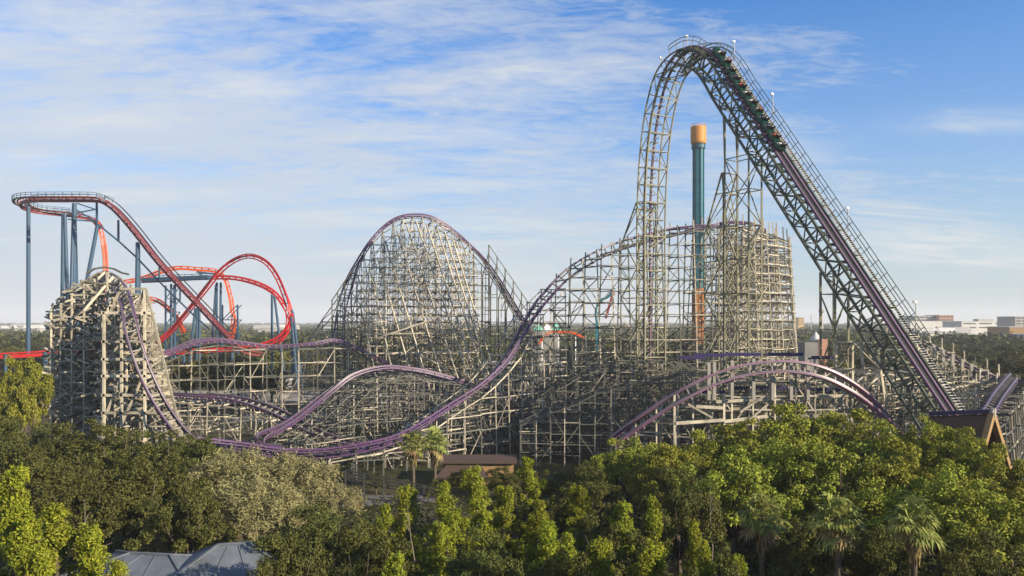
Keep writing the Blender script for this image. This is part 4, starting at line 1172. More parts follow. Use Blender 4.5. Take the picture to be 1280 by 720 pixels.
for k in range(14):
    px = R.choice((R.uniform(5, 60), R.uniform(290, 420), R.uniform(290, 420))); Y = R.uniform(900, 1300)
    gable_house(G(px, Y).x, Y, R.uniform(12, 24), 12, R.uniform(10, 13.5), M_GREYW, R.choice((M_WHITE, M_GREYW, M_GREYW)), 'distant pale house on the left woodland horizon', 'pale houses on the left horizon')
# gabled timber tunnel at the foot of the lift
rl, rr_ = P(1163, 517, 87), P(1240, 514, 82)
tn = empty('timber_tunnel', ((rl.x + rr_.x)/2, 84, 0)); tag(tn, 'dark A-frame tunnel with purple ridge beam and tan timber legs at the lift foot', 'tunnel')
b = MB(); b.bar(rl, rr_, .5, .42); b.build('ridge_beam', M_VIOLET, tn)
ax = (rr_ - rl); ax.z = 0; ax.normalize(); sd = Vector((-ax.y, ax.x, 0)); sd = sd if sd.x > 0 else -sd
hw = 3.4
b = MB()
for s in (-1, 1):
    a0, a1 = rl + Vector((0, 0, -.3)), rr_ - ax * .3 + Vector((0, 0, -.3))
    e1 = a1 + sd * (s * hw * 2.1) + Vector((0, 0, -a1.z + .0)); e0 = a0 + sd * (s * hw * 2.1) + Vector((0, 0, -a0.z))
    q = [a0, a1, e1, e0]
    b.poly(q if s > 0 else q[::-1]); b.poly([p - sd * (s * .15) for p in (q[::-1] if s > 0 else q)])
b.build('roof', M_BROWNROOF, tn)
for s in (-1, 1):
    b = MB(); b.bar(rr_ + Vector((0, 0, -.3)), rr_ + sd * (s * hw * 2.2) + Vector((0, 0, -rr_.z)), .55, .5); b.build('leg', M_GOLD if False else M_TAN, tn)
b = MB(); c = rr_ + ax * .1; b.tube([c + Vector((0, 0, -.6)), c + Vector((0, 0, .3))], .28, 8); b.bar(c - sd * .4, c + sd * .4, .32); b.build('finial', M_TIE, tn)
# foreground roofs at the lower left
def hip_house(px, Y, zr, ze, w, d, rz, label, wall_m=M_TAN):
    c = G(px, Y); r_ = empty('park_building', c); tag(r_, label, 'building')
    cr_, sr_ = math.cos(rz), math.sin(rz)
    T = lambda x, y, z: (c.x + x*cr_ - y*sr_, c.y + x*sr_ + y*cr_, z)
    b = MB(); b.box((c.x, c.y, ze/2), (w - .8, d - .8, ze - .02), rz=rz); b.build('wall', wall_m, r_)
    A = [T(-w/2, -d/2, ze), T(w/2, -d/2, ze), T(w/2, d/2, ze), T(-w/2, d/2, ze)]
    k = (w - d) / 2 if w > d else .4
    R0, R1 = T(-k, 0, zr), T(k, 0, zr)
    b = MB(); b.poly([A[0], A[1], R1, R0]); b.poly([A[2], A[3], R0, R1]); b.poly([A[3], A[0], R0]); b.poly([A[1], A[2], R1]); b.poly([(p[0], p[1], p[2] - .01) for p in A[::-1]])
    ro = b.build('roof', M_SLATE, r_)
    b = MB(); up = Vector((0, 0, .06))
    for p, q in ((A[0], R0), (A[1], R1), (A[2], R1), (A[3], R0), (R0, R1)): b.bar(Vector(p) + up, Vector(q) + up, .22, .1)
    for f in (5, 9):
        p = Vector(A[0]).lerp(Vector(A[1]), f / 14); q = Vector(R0).lerp(Vector(R1), f / 14)
        b.bar(p + up*.6, p.lerp(q, .96) + up*.6, .06, .06)
    b.build('ridge_cap', M_SLATE, ro)
    return r_
hip_house(292, 55, 5.7, 3.4, 11, 9, .25, 'park building under a blue grey hipped metal roof at the lower left')
hip_house(188, 55, 5.0, 4.0, 10, 7, -.15, 'low blue grey roofed shelter in tree shade left of the hipped roof')
# tan building with brown awning, and the queue ramp fence
kb = empty('tan_pavilion', G(600, 104)); tag(kb, 'low tan walled building with dark brown lean-to roof below the centre trestle', 'building')
x0, x1 = G(553, 103).x, G(642, 103).x
b = MB(); b.box(((x0+x1)/2, 106, 1.35), (x1-x0, 5, 2.7)); b.build('wall', M_TAN, kb)
b = MB(); b.box(((x0+x1)/2, 105.9, 2.82), (x1-x0+.8, 5.9, .22)); b.build('roof', M_BROWNROOF, kb)
b = MB(); xa, xb = G(556, 101).x, G(600, 101).x
b.poly([(xa, 103.3, 2.5), (xb, 103.3, 2.5), (xb + 1.2, 100.2, 1.4), (xa - 1.2, 100.2, 1.4)][::-1]); b.poly([(xa, 103.3, 2.35), (xb, 103.3, 2.35), (xb + 1.2, 100.2, 1.25), (xa - 1.2, 100.2, 1.25)])
b.build('awning', M_BROWNROOF, kb)
for px in (556, 600):
    b = MB(); b.bar((G(px, 101).x, 100.4, 0), (G(px, 101).x, 100.4, 1.4), .16); b.build('post', M_FENCE, kb)
fn = empty('fence', P(495, 600, 90) * 1.0); fn.location.z = 0
tag(fn, 'dark rail fence along the queue path below the two close fan palms', 'fence')
fpts = [P(432, 588, 95), P(455, 592, 94), P(480, 597, 93), P(505, 602, 92), P(530, 607, 91), P(556, 611, 90)]
b = MB()
for p in fpts: b = MB(); b.bar((p.x, p.y, 0), (p.x, p.y, p.z), .16); b.build('post', M_FENCE, fn)
b = MB()
for p, q in zip(fpts[:-1], fpts[1:]):
    for dz_ in (0, -.35, -.7, -1.1): b.bar(p + Vector((0, 0, dz_)), q + Vector((0, 0, dz_)), .09, .13)
b.build('rail', M_FENCE, fn)

# ------------------------------------------------------------------ vegetation
def quads_mesh(name, V, materials, mat_idx=None):
    """V: (n, 4, 3) array of leaf quads"""
    n = len(V)
    me = bpy.data.meshes.new(name)
    me.vertices.add(n * 4); me.loops.add(n * 4); me.polygons.add(n)
    me.vertices.foreach_set('co', V.reshape(-1).astype(np.float32))
    me.loops.foreach_set('vertex_index', np.arange(n * 4, dtype=np.int32))
    me.polygons.foreach_set('loop_start', np.arange(0, n * 4, 4, dtype=np.int32))
    if mat_idx is not None: me.polygons.foreach_set('material_index', mat_idx.astype(np.int32))
    for m in materials: me.materials.append(m)
    me.update(calc_edges=True)
    return me
def unit(v): return v / (np.linalg.norm(v, axis=-1, keepdims=True) + 1e-9)
def leaves(centers, normals, L, Wd, droop=0.0, spread=0.8, rng=NP):
    n = len(centers)
    nn = unit(normals + rng.normal(0, spread, (n, 3)))
    a = unit(np.cross(nn, rng.normal(0, 1, (n, 3))))
    if droop: a = unit(a + np.array([0, 0, -droop]))
    b = unit(np.cross(nn, a))
    l = (L * rng.uniform(.65, 1.3, n))[:, None]; w = (Wd * rng.uniform(.7, 1.25, n))[:, None]
    bend = nn * l * .18
    return np.stack([centers - a*l/2 - bend*.4, centers + b*w/2 + bend*.3, centers + a*l/2 - bend, centers - b*w/2 + bend*.3], 1)
def crown_pts(kind, seed):
    rng = np.random.default_rng(seed)
    C, N = [], []
    if kind == 'broad':
        # limbs' end masses first, then clumps round each mass
        nm = 9
        masses = []
        for k in range(nm):
            a = 2*math.pi*(k/nm) + rng.uniform(-.4, .4); rr = rng.uniform(1.6, 3.4); z = rng.uniform(4.6, 7.6) - (rr - 1.6) * .5
            masses.append((math.cos(a)*rr, math.sin(a)*rr, z, rng.uniform(1.5, 2.2)))
        masses += [(rng.uniform(-.8, .8), rng.uniform(-.8, .8), 7.6, 2.1), (0, 0, 5.8, 2.4)]
        for (mx, my, mz, mr) in masses:
            for q in range(11):
                d = unit(rng.normal(0, 1, 3)); d[2] = d[2]*.8 + .15
                cc = np.array([mx, my, mz]) + d * mr * rng.uniform(.75, 1.1)
                r = rng.uniform(.36, .85); n = int(210 * (r/.7)**2)
                e = unit(rng.normal(0, 1, (n, 3))); rad = r * rng.uniform(.55, 1.08, n)[:, None]
                C.append(cc + e * rad * np.array([1.1, 1.1, .8])); N.append(unit(e*.7 + d*.5 + np.array([0, 0, .5])))
    elif kind == 'column':
        z = 1.0
        for q in range(95):
            z = rng.uniform(0.8, 9.8)
            rm = 1.25 * (1 - (z/10.4)**3) + .15
            a = rng.uniform(0, 2*math.pi); rr = rm * rng.uniform(.2, 1.0) * (1 + .35*math.sin(a*2 + z*1.3 + seed))
            cc = np.array([math.cos(a)*rr + .25*math.sin(z*1.1 + seed), math.sin(a)*rr, z])
            r = rng.uniform(.22, .55); n = int(210 * (r/.5)**2)
            e = unit(rng.normal(0, 1, (n, 3))); rad = r * rng.uniform(.5, 1.1, n)[:, None]
            C.append(cc + e * rad * np.array([.95, .95, 1.25])); N.append(unit(e + np.array([math.cos(a), math.sin(a), .4])))
    elif kind == 'wispy':
        for q in range(150):
            a = rng.uniform(0, 2*math.pi); rr = 4.3 * math.sqrt(rng.uniform(0, 1)); zt = 8.6 - .22*rr*rr*.55
            z = zt - abs(rng.normal(0, 1.3))
            cc = np.array([math.cos(a)*rr, math.sin(a)*rr, z]); r = rng.uniform(.4, .85); n = int(70 * (r/.65)**2)
            e = unit(rng.normal(0, 1, (n, 3))); rad = r * rng.uniform(.3, 1.25, n)[:, None]
            C.append(cc + e * rad * np.array([.9, .9, 1.2])); N.append(unit(e + np.array([0, 0, .3])))
    elif kind == 'far':
        for k in range(26):
            d = unit(rng.normal(0, 1, 3)); d[2] = abs(d[2]) * 1.1 - .25
            cc = np.array([0, 0, 5.2]) + d * np.array([3.6, 3.6, 3.2]) * rng.uniform(.65, 1.05)
            r = rng.uniform(.9, 1.7); n = int(40 * r * r)
            e = unit(rng.normal(0, 1, (n, 3))); rad = r * rng.uniform(.6, 1.1, n)[:, None]
            C.append(cc + e * rad * np.array([1, 1, .8])); N.append(unit(e + np.array([0, 0, .5])))
    C = np.concatenate(C); N = np.concatenate(N)
    return C, N, rng
CROWNS = {}
def crown_mesh(kind, seed, m, L, Wd, droop=0.0, spread=.7):
    key = (kind, seed, m.name)
    if key not in CROWNS:
        C, N, rng = crown_pts(kind, seed)
        CROWNS[key] = quads_mesh('crown', leaves(C, N, L, Wd, droop, spread, rng), [m])
    return CROWNS[key]
def trunk_mesh(kind, seed):
    key = ('trunk', kind, seed)
    if key in CROWNS: return CROWNS[key]
    R = random.Random(seed); b = MB()
    if kind == 'broad' or kind == 'wispy':
        b.tube([(0, 0, -.3), (.05, .03, 1.4), (.1, 0, 2.7), (.12, .05, 4.2), (.2, .1, 6.0)], [.36, .26, .21, .13, .04], 9)
        for k in range(8):
            a = k * .8 + R.uniform(-.2, .2); rr = R.uniform(1.8, 3.0); z = R.uniform(4.8, 7.2)
            p = [(.1, 0, 2.6), (math.cos(a)*rr*.4, math.sin(a)*rr*.4, 3.7 + R.uniform(0, .5)), (math.cos(a)*rr*.8, math.sin(a)*rr*.8, z*.82), (math.cos(a)*rr*1.15, math.sin(a)*rr*1.15, z + 1.1)]
            b.tube(p, [.2, .14, .08, .025], 6)
            for q in range(3):
                a2 = a + R.uniform(-.8, .8); s_ = Vector(p[2]); b.tube([s_, s_ + Vector((math.cos(a2)*.9, math.sin(a2)*.9, R.uniform(.3, 1.1)))], [.06, .02], 5)
    elif kind == 'column':
        b.tube([(0, 0, -.3), (.05, 0, 3), (.12, .05, 6.5), (.1, 0, 9.6)], [.17, .13, .09, .03], 7)
        for k in range(14):
            z = 1.2 + k * .58; a = k * 2.4
            b.tube([(.08, 0, z), (math.cos(a)*.9, math.sin(a)*.9, z + .35)], [.05, .02], 5)
    me_o = b.build('trunk', M_BARK, smooth=True); me = me_o.data
    bpy.data.objects.remove(me_o, do_unlink=True)
    CROWNS[key] = me
    return me
def tree(name, kind, px, pt, Y, radius, m, label, group=None, seed=0, L=.3, Wd=.17, droop=0.0, rot=None, base=10.0, rad0=5.0, zfull=9.0):
    top = zdepth(pt, Y)
    root = empty(name, G(px, Y))
    root.rotation_euler = (0, 0, rot if rot is not None else RNG.uniform(0, 6.28))
    root.rotation_euler.x = RNG.uniform(-.07, .07); root.rotation_euler.y = RNG.uniform(-.07, .07)
    root.scale = (radius / rad0, radius / rad0, max(.2, top / zfull))
    tag(root, label, 'tree', group)
    t = bpy.data.objects.new('trunk', trunk_mesh(kind, seed)); COL.objects.link(t); t.parent = root
    c = bpy.data.objects.new('crown', crown_mesh(kind, seed, m, L, Wd, droop)); COL.objects.link(c); c.parent = root
    return root

GR, GM, GL = 'bright green broadleaf trees at the right foreground', 'yellow green columnar trees in the centre foreground', 'dark oaks at the left foreground'
TREES = [
 # right foreground: broad bright crowns
 ('broad', 790, 549, 84, 4.6, L_BRIGHT, 'bright broad tree at the lower left end of the mauve hill'),
 ('broad', 838, 556, 78, 4.6, L_BRIGHT, 'broad green tree below the rising left part of the mauve hill'),
 ('broad', 880, 540, 84, 4.6, L_BRIGHT, 'broad green tree between the pale beams and columnar trees under the mauve hill'),
 ('broad', 925, 523, 86, 6.2, L_BRIGHT, 'rounded green tree below the left crest of the mauve hill'),
 ('broad', 990, 507, 86, 7.0, L_BRIGHT, 'largest rounded green tree directly under the crest of the mauve hill'),
 ('broad', 1052, 517, 84, 6.4, L_BRIGHT, 'rounded green tree under the right slope of the mauve hill'),
 ('broad', 1108, 530, 82, 5.8, L_BRIGHT, 'green tree at the lower right end of the mauve hill'),
 ('broad', 1168, 526, 78, 4.4, L_BRIGHT, 'green tree in front of the purple ridge beam and lift foot'),
 ('broad', 1204, 536, 75, 4.4, L_BRIGHT, 'sunlit green tree left of the A-frame tunnel mouth'),
 ('broad', 1262, 572, 66, 4.0, L_BRIGHT, 'sunlit green tree just below the A-frame tunnel mouth'),
 ('broad', 1120, 553, 70, 5.6, L_BRIGHT, 'broad green tree above the gap between the two right hand fan palms'),
 ('broad', 1052, 553, 70, 5.6, L_BRIGHT, 'broad green tree right above the middle fan palm of the front three'),
 ('broad', 985, 552, 72, 5.6, L_BRIGHT, 'broad green tree above the gap between the left and middle front fan palms'),
 ('broad', 915, 566, 68, 5.4, L_BRIGHT, 'broad green tree up left of the leftmost front fan palm'),
 ('broad', 850, 590, 62, 4.0, L_OAK, 'darker green tree behind the columnar trees left of the front fan palms'),
 ('broad', 1180, 586, 60, 5.2, L_BRIGHT, 'green tree up right of the rightmost front fan palm'),
 ('broad', 1245, 614, 56, 5.0, L_BRIGHT, 'sunlit green tree at the right edge halfway down the foliage'),
 ('broad', 1228, 668, 48, 3.4, L_OAK, 'dull green tree in the bottom right corner'),
 ('broad', 1195, 690, 46, 2.6, L_OAK, 'low dull green tree right of the rightmost front fan palm near the bottom edge'),
 ('broad', 1005, 650, 54, 3.0, L_OAK, 'dark low tree filling the gap between the left and middle front fan palms'),
 ('broad', 1095, 655, 52, 3.0, L_OAK, 'dark low tree filling the gap between the middle and right front fan palms'),
 ('broad', 905, 690, 46, 2.4, L_OAK, 'dark low tree at the bottom edge left of the leftmost front fan palm'),
 ('broad', 740, 585, 72, 3.6, L_OAK, 'dark green tree between the centre columns and the lower left end of the mauve hill'),
 ('broad', 700, 612, 72, 3.0, L_OAK, 'dark shrubby tree under the dense centre trestle'),
 ('broad', 585, 586, 95, 2.4, L_OAK, 'low dark shrub tree hiding the left part of the tan walled building'),
 ('broad', 626, 584, 95, 2.4, L_OAK, 'low dark shrub tree hiding the right part of the tan walled building'),
 ('broad', 545, 600, 92, 1.5, L_OAK, 'low dark shrub at the foot of the two close fan palms'),
 ('broad', 470, 592, 97, 1.7, L_OAK, 'low dark shrub behind the left end of the queue fence'),
 ('broad', 655, 584, 98, 2.0, L_OAK, 'low dark shrub right of the tan walled building against the trestle'),
 ('broad', 690, 590, 88, 2.4, L_OAK, 'low dark shrub tree at the foot of the dense centre trestle'),
 ('broad', 735, 578, 90, 2.6, L_OAK, 'dark shrub tree between the dense centre trestle and the mauve hill foot'),
 ('tall', 1560, 0, 27, 5.6, L_OAK, 'tall oak standing outside the right of the view, shading the lower centre'),
 # left foreground: dark oaks
 ('broad', 20, 449, 104, 4.2, L_BRIGHT, 'bright green tree at the left edge beside the timber tower'),
 ('broad', 16, 520, 88, 5.2, L_OAK, 'dark oak at the left edge below the bright green tree'),
 ('broad', 78, 532, 86, 5.4, L_OAK, 'dark oak in front of the left base of the timber tower'),
 ('broad', 142, 527, 86, 5.4, L_OAK, 'dark oak in front of the middle base of the timber tower'),
 ('broad', 205, 540, 84, 5.0, L_OAK, 'dark oak where the steep purple track meets the trees'),
 ('broad', 258, 552, 84, 4.2, L_OAK, 'dark oak left of the pale mossy tree under the low purple bend'),
 ('broad', 45, 563, 72, 5.0, L_OAK, 'shadowed oak behind the bamboo at the left edge'),
 ('broad', 170, 570, 66, 5.4, L_OAK, 'big dark oak with hanging crown above the shelter roofs'),
 ('broad', 112, 592, 64, 4.4, L_OAK, 'dark oak between the bamboo and the big hanging oak'),
 ('broad', 232, 606, 62, 3.8, L_OAK, 'dark oak directly above the hipped metal roof'),
 ('wispy', 300, 566, 74, 5.0, L_MOSS, 'pale olive mossy tree left of the low purple bend'),
 ('wispy', 362, 570, 76, 5.4, L_MOSS, 'largest pale olive mossy tree under the bottom of the low purple bend'),
 ('wispy', 322, 602, 66, 4.6, L_MOSS, 'pale olive mossy tree just above the hipped metal roof'),
 ('wispy', 405, 606, 74, 4.0, L_MOSS, 'pale olive mossy tree beside the dark queue fence'),
 ('broad', 395, 634, 56, 4.6, L_OAK, 'deep shaded oak right of the hipped metal roof'),
 ('broad', 452, 655, 52, 3.6, L_OAK, 'deep shaded oak at the bottom between mossy tree and yellow green columns'),
 ('broad', 352, 668, 48, 3.0, L_OAK, 'shaded low oak overlapping the right side of the hipped roof'),
 ('broad', 650, 606, 74, 2.6, L_OAK, 'dark shrub tree right of the tan walled building'),
 ('broad', 600, 668, 50, 3.2, L_OAK, 'deep shaded tree in the bottom centre behind the yellow green columns'),
 ('broad', 770, 640, 56, 3.6, L_OAK, 'deep shaded tree between the centre columns right of the middle'),
 ('broad', 705, 690, 46, 2.8, L_OAK, 'deep shaded low tree at the bottom edge right of the middle'),
]
for k, (kind, px, pt, Y, r, m, lab) in enumerate(TREES):
    nm = {'broad': 'oak_tree' if m is L_OAK else 'broadleaf_tree', 'wispy': 'mossy_tree', 'tall': 'oak_tree'}[kind]
    if kind == 'tall':
        kind = 'broad'; pt = 402 - 1000 * 1.5 / Y
    if kind == 'wispy': tree(nm, kind, px, pt, Y, r, m, lab, seed=100 + k % 2, L=.46, Wd=.09, droop=.25, zfull=8.6, rad0=4.6)
    else: tree(nm, kind, px, pt, Y, r, m, lab, seed=k % 4, L=.25 if m is L_OAK else .27, Wd=.13 if m is L_OAK else .14, zfull=9.4)
COLS = [
 (478, 628, 62, 1.3, 'short sunlit column tree left of the pair nearest the queue fence'),
 (512, 604, 64, 1.4, 'yellow green column tree right below the queue fence'),
 (497, 690, 46, 1.1, 'low column tree at the bottom edge below the queue fence'),
 (562, 604, 62, 1.5, 'brightest yellow green column tree below the brown lean-to roof'),
 (540, 648, 54, 1.1, 'small column tree between the brightest column and the bare stems'),
 (598, 584, 70, 1.6, 'yellow green column tree in front of the tan walled building'),
 (655, 572, 74, 1.6, 'tall column tree against the right end of the tan walled building'),
 (630, 606, 64, 1.6, 'column tree between the tan building and the dark centre'),
 (612, 640, 56, 1.4, 'column tree in the bottom centre with dark gap to its left'),
 (668, 622, 62, 1.5, 'column tree just right of the picture centre below the tall one'),
 (690, 648, 54, 1.5, 'bright column tree low right of the picture centre'),
 (725, 608, 66, 1.5, 'column tree below the dense trestle posts'),
 (712, 664, 50, 1.2, 'low column tree near the bottom edge below the dense trestle posts'),
 (752, 672, 50, 1.2, 'narrow column tree standing alone between two dark gaps'),
 (790, 628, 56, 1.3, 'column tree below the left foot of the mauve hill'),
 (818, 622, 56, 1.2, 'twin column tree with a pointed sunlit tip below the mauve hill'),
 (806, 672, 49, 1.6, 'bushy column tree at the bottom below the mauve hill foot'),
 (870, 652, 52, 1.1, 'leaning column tree left of the leftmost front fan palm'),
 (885, 682, 47, 1.2, 'low column tree at the bottom left of the leftmost front fan palm'),
 (922, 694, 45, .9, 'small column tree hugging the leftmost front fan palm trunk'),
 (12, 582, 50, 1.5, 'bamboo like column tree at the left edge'),
 (72, 628, 47, 2.0, 'broad bright bamboo clump near the lower left corner'),
 (108, 650, 47, 1.6, 'bamboo clump beside the tree trunk at the lower left'),
 (40, 650, 44, 1.6, 'bamboo clump in the lower left corner'),
 (140, 700, 45, .9, 'small bright shrub column left of the shelter roof'),
]
for k, (px, pt, Y, r, lab) in enumerate(COLS):
    tree('column_tree' if px > 200 else 'bamboo_clump', 'column', px, pt, Y, r, L_COLUMN, lab, seed=10 + k % 3, L=.22, Wd=.09, droop=.5, rad0=1.5, zfull=10.0)
# thin bare stems showing in the gaps
def stem(px, pt, pb, Y, lean, label):
    b = MB(); t_ = P(px + lean, pt, Y); o_ = G(px - lean, Y)
    b.tube([o_, o_.lerp(t_, .45) + Vector((.25, 0, 0)), o_.lerp(t_, .7) + Vector((.05, .1, 0)), t_], [.06, .05, .035, .012], 6)
    for f in (.75, .85): q = o_.lerp(t_, f); b.tube([q, q + Vector((.35 * (1 if lean > 0 else -1), 0, .7))], [.035, .015], 5)
    o = b.build('bare_stem', M_DEADWOOD); tag(o, label, 'stem')
stem(103, 624, 665, 49.5, 3, 'thin pale bare stem sticking up from the bamboo clumps at the lower left')
stem(514, 630, 675, 58, -5, 'thin bare leaning stem between the two column trees below the queue fence')
stem(887, 606, 640, 60, 1, 'thin bare upright stem left of the leftmost front fan palm')

# fan palms
def palm_meshes(seed, dead=True):
    R = np.random.default_rng(seed); r = random.Random(seed)
    quads = []; mi = []; stalk = MB()
    nf = 40
    for k in range(nf):
        az = k * 2.39996 + r.uniform(-.2, .2); f = k / nf
        el = math.radians(84 - 132 * f ** .95) + r.uniform(-.28, .28)
        ln = r.uniform(.6, 1.4)
        d = np.array([math.cos(az)*math.cos(el), math.sin(az)*math.cos(el), math.sin(el)])
        hub = d * ln + np.array([0, 0, -.12 * ln])
        stalk.tube([(0, 0, 0), tuple(hub * .6 + np.array([0, 0, .06])), tuple(hub)], [.035, .03, .02], 5)
        side = unit(np.cross(d, [0, 0, 1.0])); nrm = unit(np.cross(side, d))
        ns = 15
        isdead = f > .86
        for s_ in range(ns):
            th = math.radians(-98 + 196 * s_ / (ns - 1))
            ray = unit(d * math.cos(th) + side * math.sin(th))
            Ls = (1.05 if abs(th) < 1.2 else .8) * r.uniform(.8, 1.2)
            wv = unit(np.cross(ray, nrm)) * .075
            fold = nrm * .03 * (1 if s_ % 2 else -1)
            mid = hub + ray * Ls * .55 + fold
            tip = hub + ray * Ls * .92 + np.array([0, 0, -.34 * r.uniform(.6, 1.3)])
            quads.append([hub, mid - wv, mid + wv, hub]); mi.append(1 if isdead else 0)
            quads.append([mid - wv, tip, tip + 1e-3, mid + wv]); mi.append(1 if isdead else 0)
    V = np.array([[np.asarray(p, float) for p in q] for q in quads])
    me = quads_mesh('frond_fan', V, [L_PALM, L_DEAD], np.array(mi))
    so = stalk.build('x', L_PALM); sm = so.data; bpy.data.objects.remove(so, do_unlink=True)
    # skirt of dry fronds
    C = []
    for k in range(70):
        a = r.uniform(0, 6.28); z = r.uniform(-2.4, -.5); rr = .28 + .3 * (z + 2.4) / 2.4
        C.append([np.array([math.cos(a)*rr, math.sin(a)*rr, z + .5]), np.array([math.cos(a+.2)*(rr+.1), math.sin(a+.2)*(rr+.1), z]), np.array([math.cos(a+.1)*(rr*.9+.1), math.sin(a+.1)*(rr*.9+.1), z - .6]), np.array([math.cos(a-.15)*(rr+.08), math.sin(a-.15)*(rr+.08), z])])
    sk = quads_mesh('skirt', np.array(C), [L_DEAD])
    return me, sm, sk
PALMS = {s: palm_meshes(s) for s in (1, 2, 3)}
def palm(px, pc, Y, size, label, seed, group=None):
    z = zdepth(pc, Y); root = empty('fan_palm', G(px, Y)); tag(root, label, 'palm tree', group)
    b = MB(); b.tube([(0, 0, -.2), (.08, 0, z*.4), (.02, .05, z*.8), (0, 0, z)], [.26, .19, .19, .21], 10)
    t = b.build('trunk', M_BARK, smooth=True); t.parent = root
    me, sm, sk = PALMS[seed]
    for nm, mesh in (('crown', me), ('frond_stalks', sm), ('dead_frond_skirt', sk)):
        o = bpy.data.objects.new(nm, mesh); COL.objects.link(o); o.parent = root
        o.location = (0, 0, z); o.scale = (size,) * 3; o.rotation_euler = (0, 0, px * .37)
palm(952, 645, 54, 0.92, 'leftmost and smallest crowned of the three front fan palms', 1)
palm(1047, 648, 50, 0.92, 'middle of the three front fan palms with yellowing lower fronds', 2)
palm(1142, 652, 48, 0.92, 'rightmost and thickest of the three front fan palms', 3)
if False: palm(452, 572, 93, 1.05, 'fan palm with dark crown below the lowest bend of the purple track', 1)
palm(516, 556, 95, 1.05, 'left of the two close fan palms in front of the trestle by the tan building', 2)
palm(543, 552, 97, 1.05, 'right of the two close fan palms in front of the trestle by the tan building', 3)
if False: palm(578, 566, 99, 1.0, 'small fan palm rising behind the tan building roof', 2)

# shrub ground cover that closes the floor under the foreground trees
R_ = np.random.default_rng(77)
n = 24000
Yg = R_.uniform(34, 92, n); xg = (R_.uniform(-40, 1320, n) - 640) * Yg / 1000
keep = ~((np.abs(xg + 20) < 9) & (np.abs(Yg - 55) < 6))
Cg = np.stack([xg, Yg, R_.uniform(.1, 1.3, n)], 1)[keep]
me = quads_mesh('undergrowth', leaves(Cg, np.tile([0, 0, 1.0], (len(Cg), 1)), .55, .3, 0, .8, R_), [L_FAR])
o = bpy.data.objects.new('undergrowth', me); COL.objects.link(o); o['kind'] = 'stuff'

# trees standing among and just behind the coasters, then the woodland
def simple_tree_mesh(seed, m):
    C, N, rng = crown_pts('far', seed)
    V = leaves(C, N, .62, .42, 0, .7, rng)
    tv = []
    for k in range(6):
        a, c = k*math.pi/3, (k+1)*math.pi/3
        tv.append([(math.cos(a)*.3, math.sin(a)*.3, -.2), (math.cos(c)*.3, math.sin(c)*.3, -.2), (math.cos(c)*.15, math.sin(c)*.15, 5), (math.cos(a)*.15, math.sin(a)*.15, 5)])
    V2 = np.concatenate([V, np.array(tv)])
    return quads_mesh('woodland_tree', V2, [m, M_BARK], np.concatenate([np.zeros(len(V)), np.ones(6)]))
FAR = [simple_tree_mesh(40 + s, L_FAR if s < 4 else L_FARB) for s in range(6)]
def wood_tree(x, y, top, rad, k, label, group):
    o = bpy.data.objects.new('woodland_tree', FAR[k]); COL.objects.link(o)
    o.location = (x, y, 0); o.scale = (rad/4.4, rad/4.4, top/8.9); o.rotation_euler = (0, 0, RNG.uniform(0, 6.28))
    tag(o, label, 'tree', group)
for k, (px, pt, Y, r, lab) in enumerate([
    (262, 441, 185, 5.5, 'green tree seen through the left posts under the double hump track'),
    (298, 444, 188, 5.5, 'green tree seen under the second dip of the double hump track'),
    (232, 450, 190, 4.5, 'green tree just right of the timber tower under the double hump track'),
    (320, 452, 196, 4.0, 'green tree right of the other two under the double hump track'),
    (340, 470, 200, 3.5, 'low dark tree left of the blue leaning column behind the double hump track'),
    ]): wood_tree(G(px, Y).x, Y, zdepth(pt, Y), r, 4 + k % 2, lab, 'trees under the double hump track')
RW = random.Random(9)
ZONES = [(-99, 64, 'left edge behind the red rail'), (64, 205, 'left behind the timber tower'), (205, 420, 'left behind the red loop'), (420, 600, 'middle behind the tall hump hill'),
         (600, 880, 'middle behind the rising purple track'), (880, 1140, 'right behind the lift hill'), (1140, 1400, 'right below the skyline blocks')]
def zone(px):
    for a, c, t_ in ZONES:
        if a <= px < c: return t_
    return None
cand = []
Y = 196.0
while Y < 520:
    px = -40 + RW.uniform(0, 25)
    while px < 1320:
        yy = Y + RW.uniform(-6, 6)
        cand.append((px + RW.uniform(-6, 6), yy)); px += 13.0 * 1000 / Y * RW.uniform(.8, 1.3)
    Y += 17 + (Y - 190) * .06
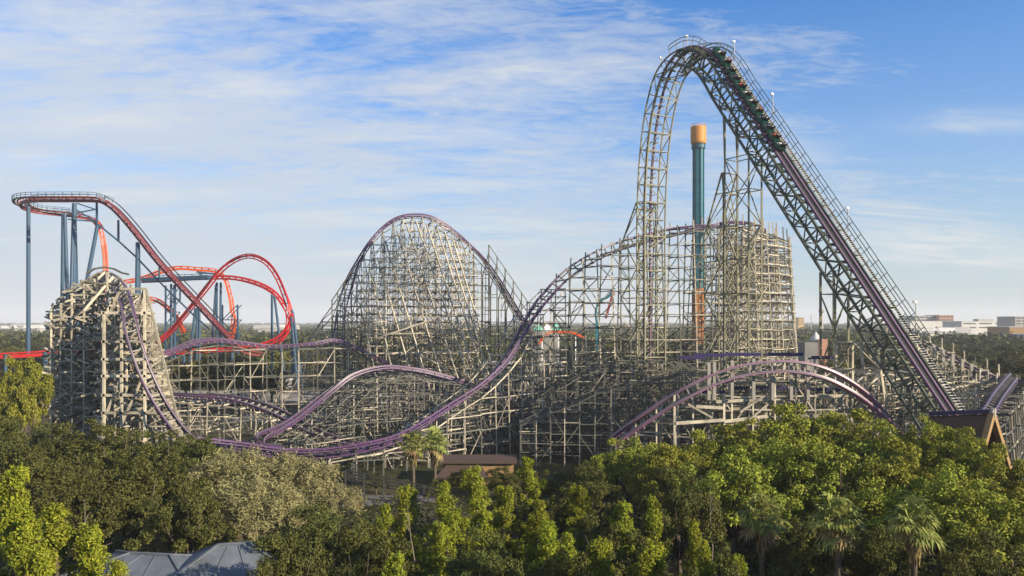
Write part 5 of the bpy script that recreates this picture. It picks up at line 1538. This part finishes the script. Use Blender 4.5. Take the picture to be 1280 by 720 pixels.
def blocked(px, Y):
    x = (px - 640) * Y / 1000
    if -135 < x < 34 and 200 < Y < 250: return True
    if x < -120 and 190 < Y < 340 and px < 75: return Y < 300 and 25 < px < 72
    if abs(x - G(873, 337).x) < 9 and abs(Y - 337) < 10: return True
    if 1000 < px < 1040 and Y < 245: return True
    if 640 < px < 735 and Y < 440: return True
    if 590 < px < 720 and Y < 255: return True
    return False
cand = [c for c in cand if not blocked(*c)]
cand.sort(key=lambda c: c[1])
rest = cand[262:]
for px, Y in cand[:262]:
    z_ = zone(px); light = RW.random() < .28
    k = RW.randrange(4) if not light else 4 + RW.randrange(2)
    wood_tree((px-640)*Y/1000, Y, RW.uniform(7.5, 12.5), RW.uniform(5.2, 7.8), k, ('lighter olive' if light else 'dark green') + ' crown in the woodland at the ' + z_, 'woodland trees at the ' + z_)
# distant woodland: one mass to the horizon
parts = []; rng = np.random.default_rng(3)
NF = 5200
Yf = np.exp(rng.uniform(math.log(430), math.log(5200), NF)); pxf = rng.uniform(-60, 1340, NF)
for px, Y in rest: Yf = np.append(Yf, Y); pxf = np.append(pxf, px)
ok = ~((pxf > 1138) & (Yf > 600) & (Yf < 900) & (rng.uniform(0, 1, len(Yf)) < .55)) & ~((pxf > 640) & (pxf < 730) & (Yf < 470)) & ~((pxf > 1195) & (Yf < 910) & (Yf > 780))
Yf, pxf = Yf[ok], pxf[ok]
for px, Y in zip(pxf, Yf):
    n = int(np.clip(36000 / Y, 26, 90))
    e = unit(rng.normal(0, 1, (n, 3))); e[:, 2] = np.abs(e[:, 2])
    R0 = rng.uniform(5.5, 9.0) * (1 + Y / 2500); h = rng.uniform(7.0, 12.5)
    lump = 1 + .22 * np.sin(e[:, 0:1] * 5 + px) * np.cos(e[:, 1:2] * 6 + Y)
    C = np.array([(px-640)*Y/1000, Y, 0]) + e * lump * np.array([R0, R0, h])
    s_ = (.9 + Y / 700) * rng.uniform(.8, 1.2)
    parts.append(leaves(C, unit(e + np.array([0, 0, .4])), s_ * 2.2, s_ * 1.6, 0, .45, rng))
V = np.concatenate(parts)
me = quads_mesh('distant_woodland', V, [L_FAR, L_FARB], (rng.uniform(0, 1, len(V)) < .2).astype(int))
o = bpy.data.objects.new('distant_woodland', me); COL.objects.link(o); o['kind'] = 'stuff'
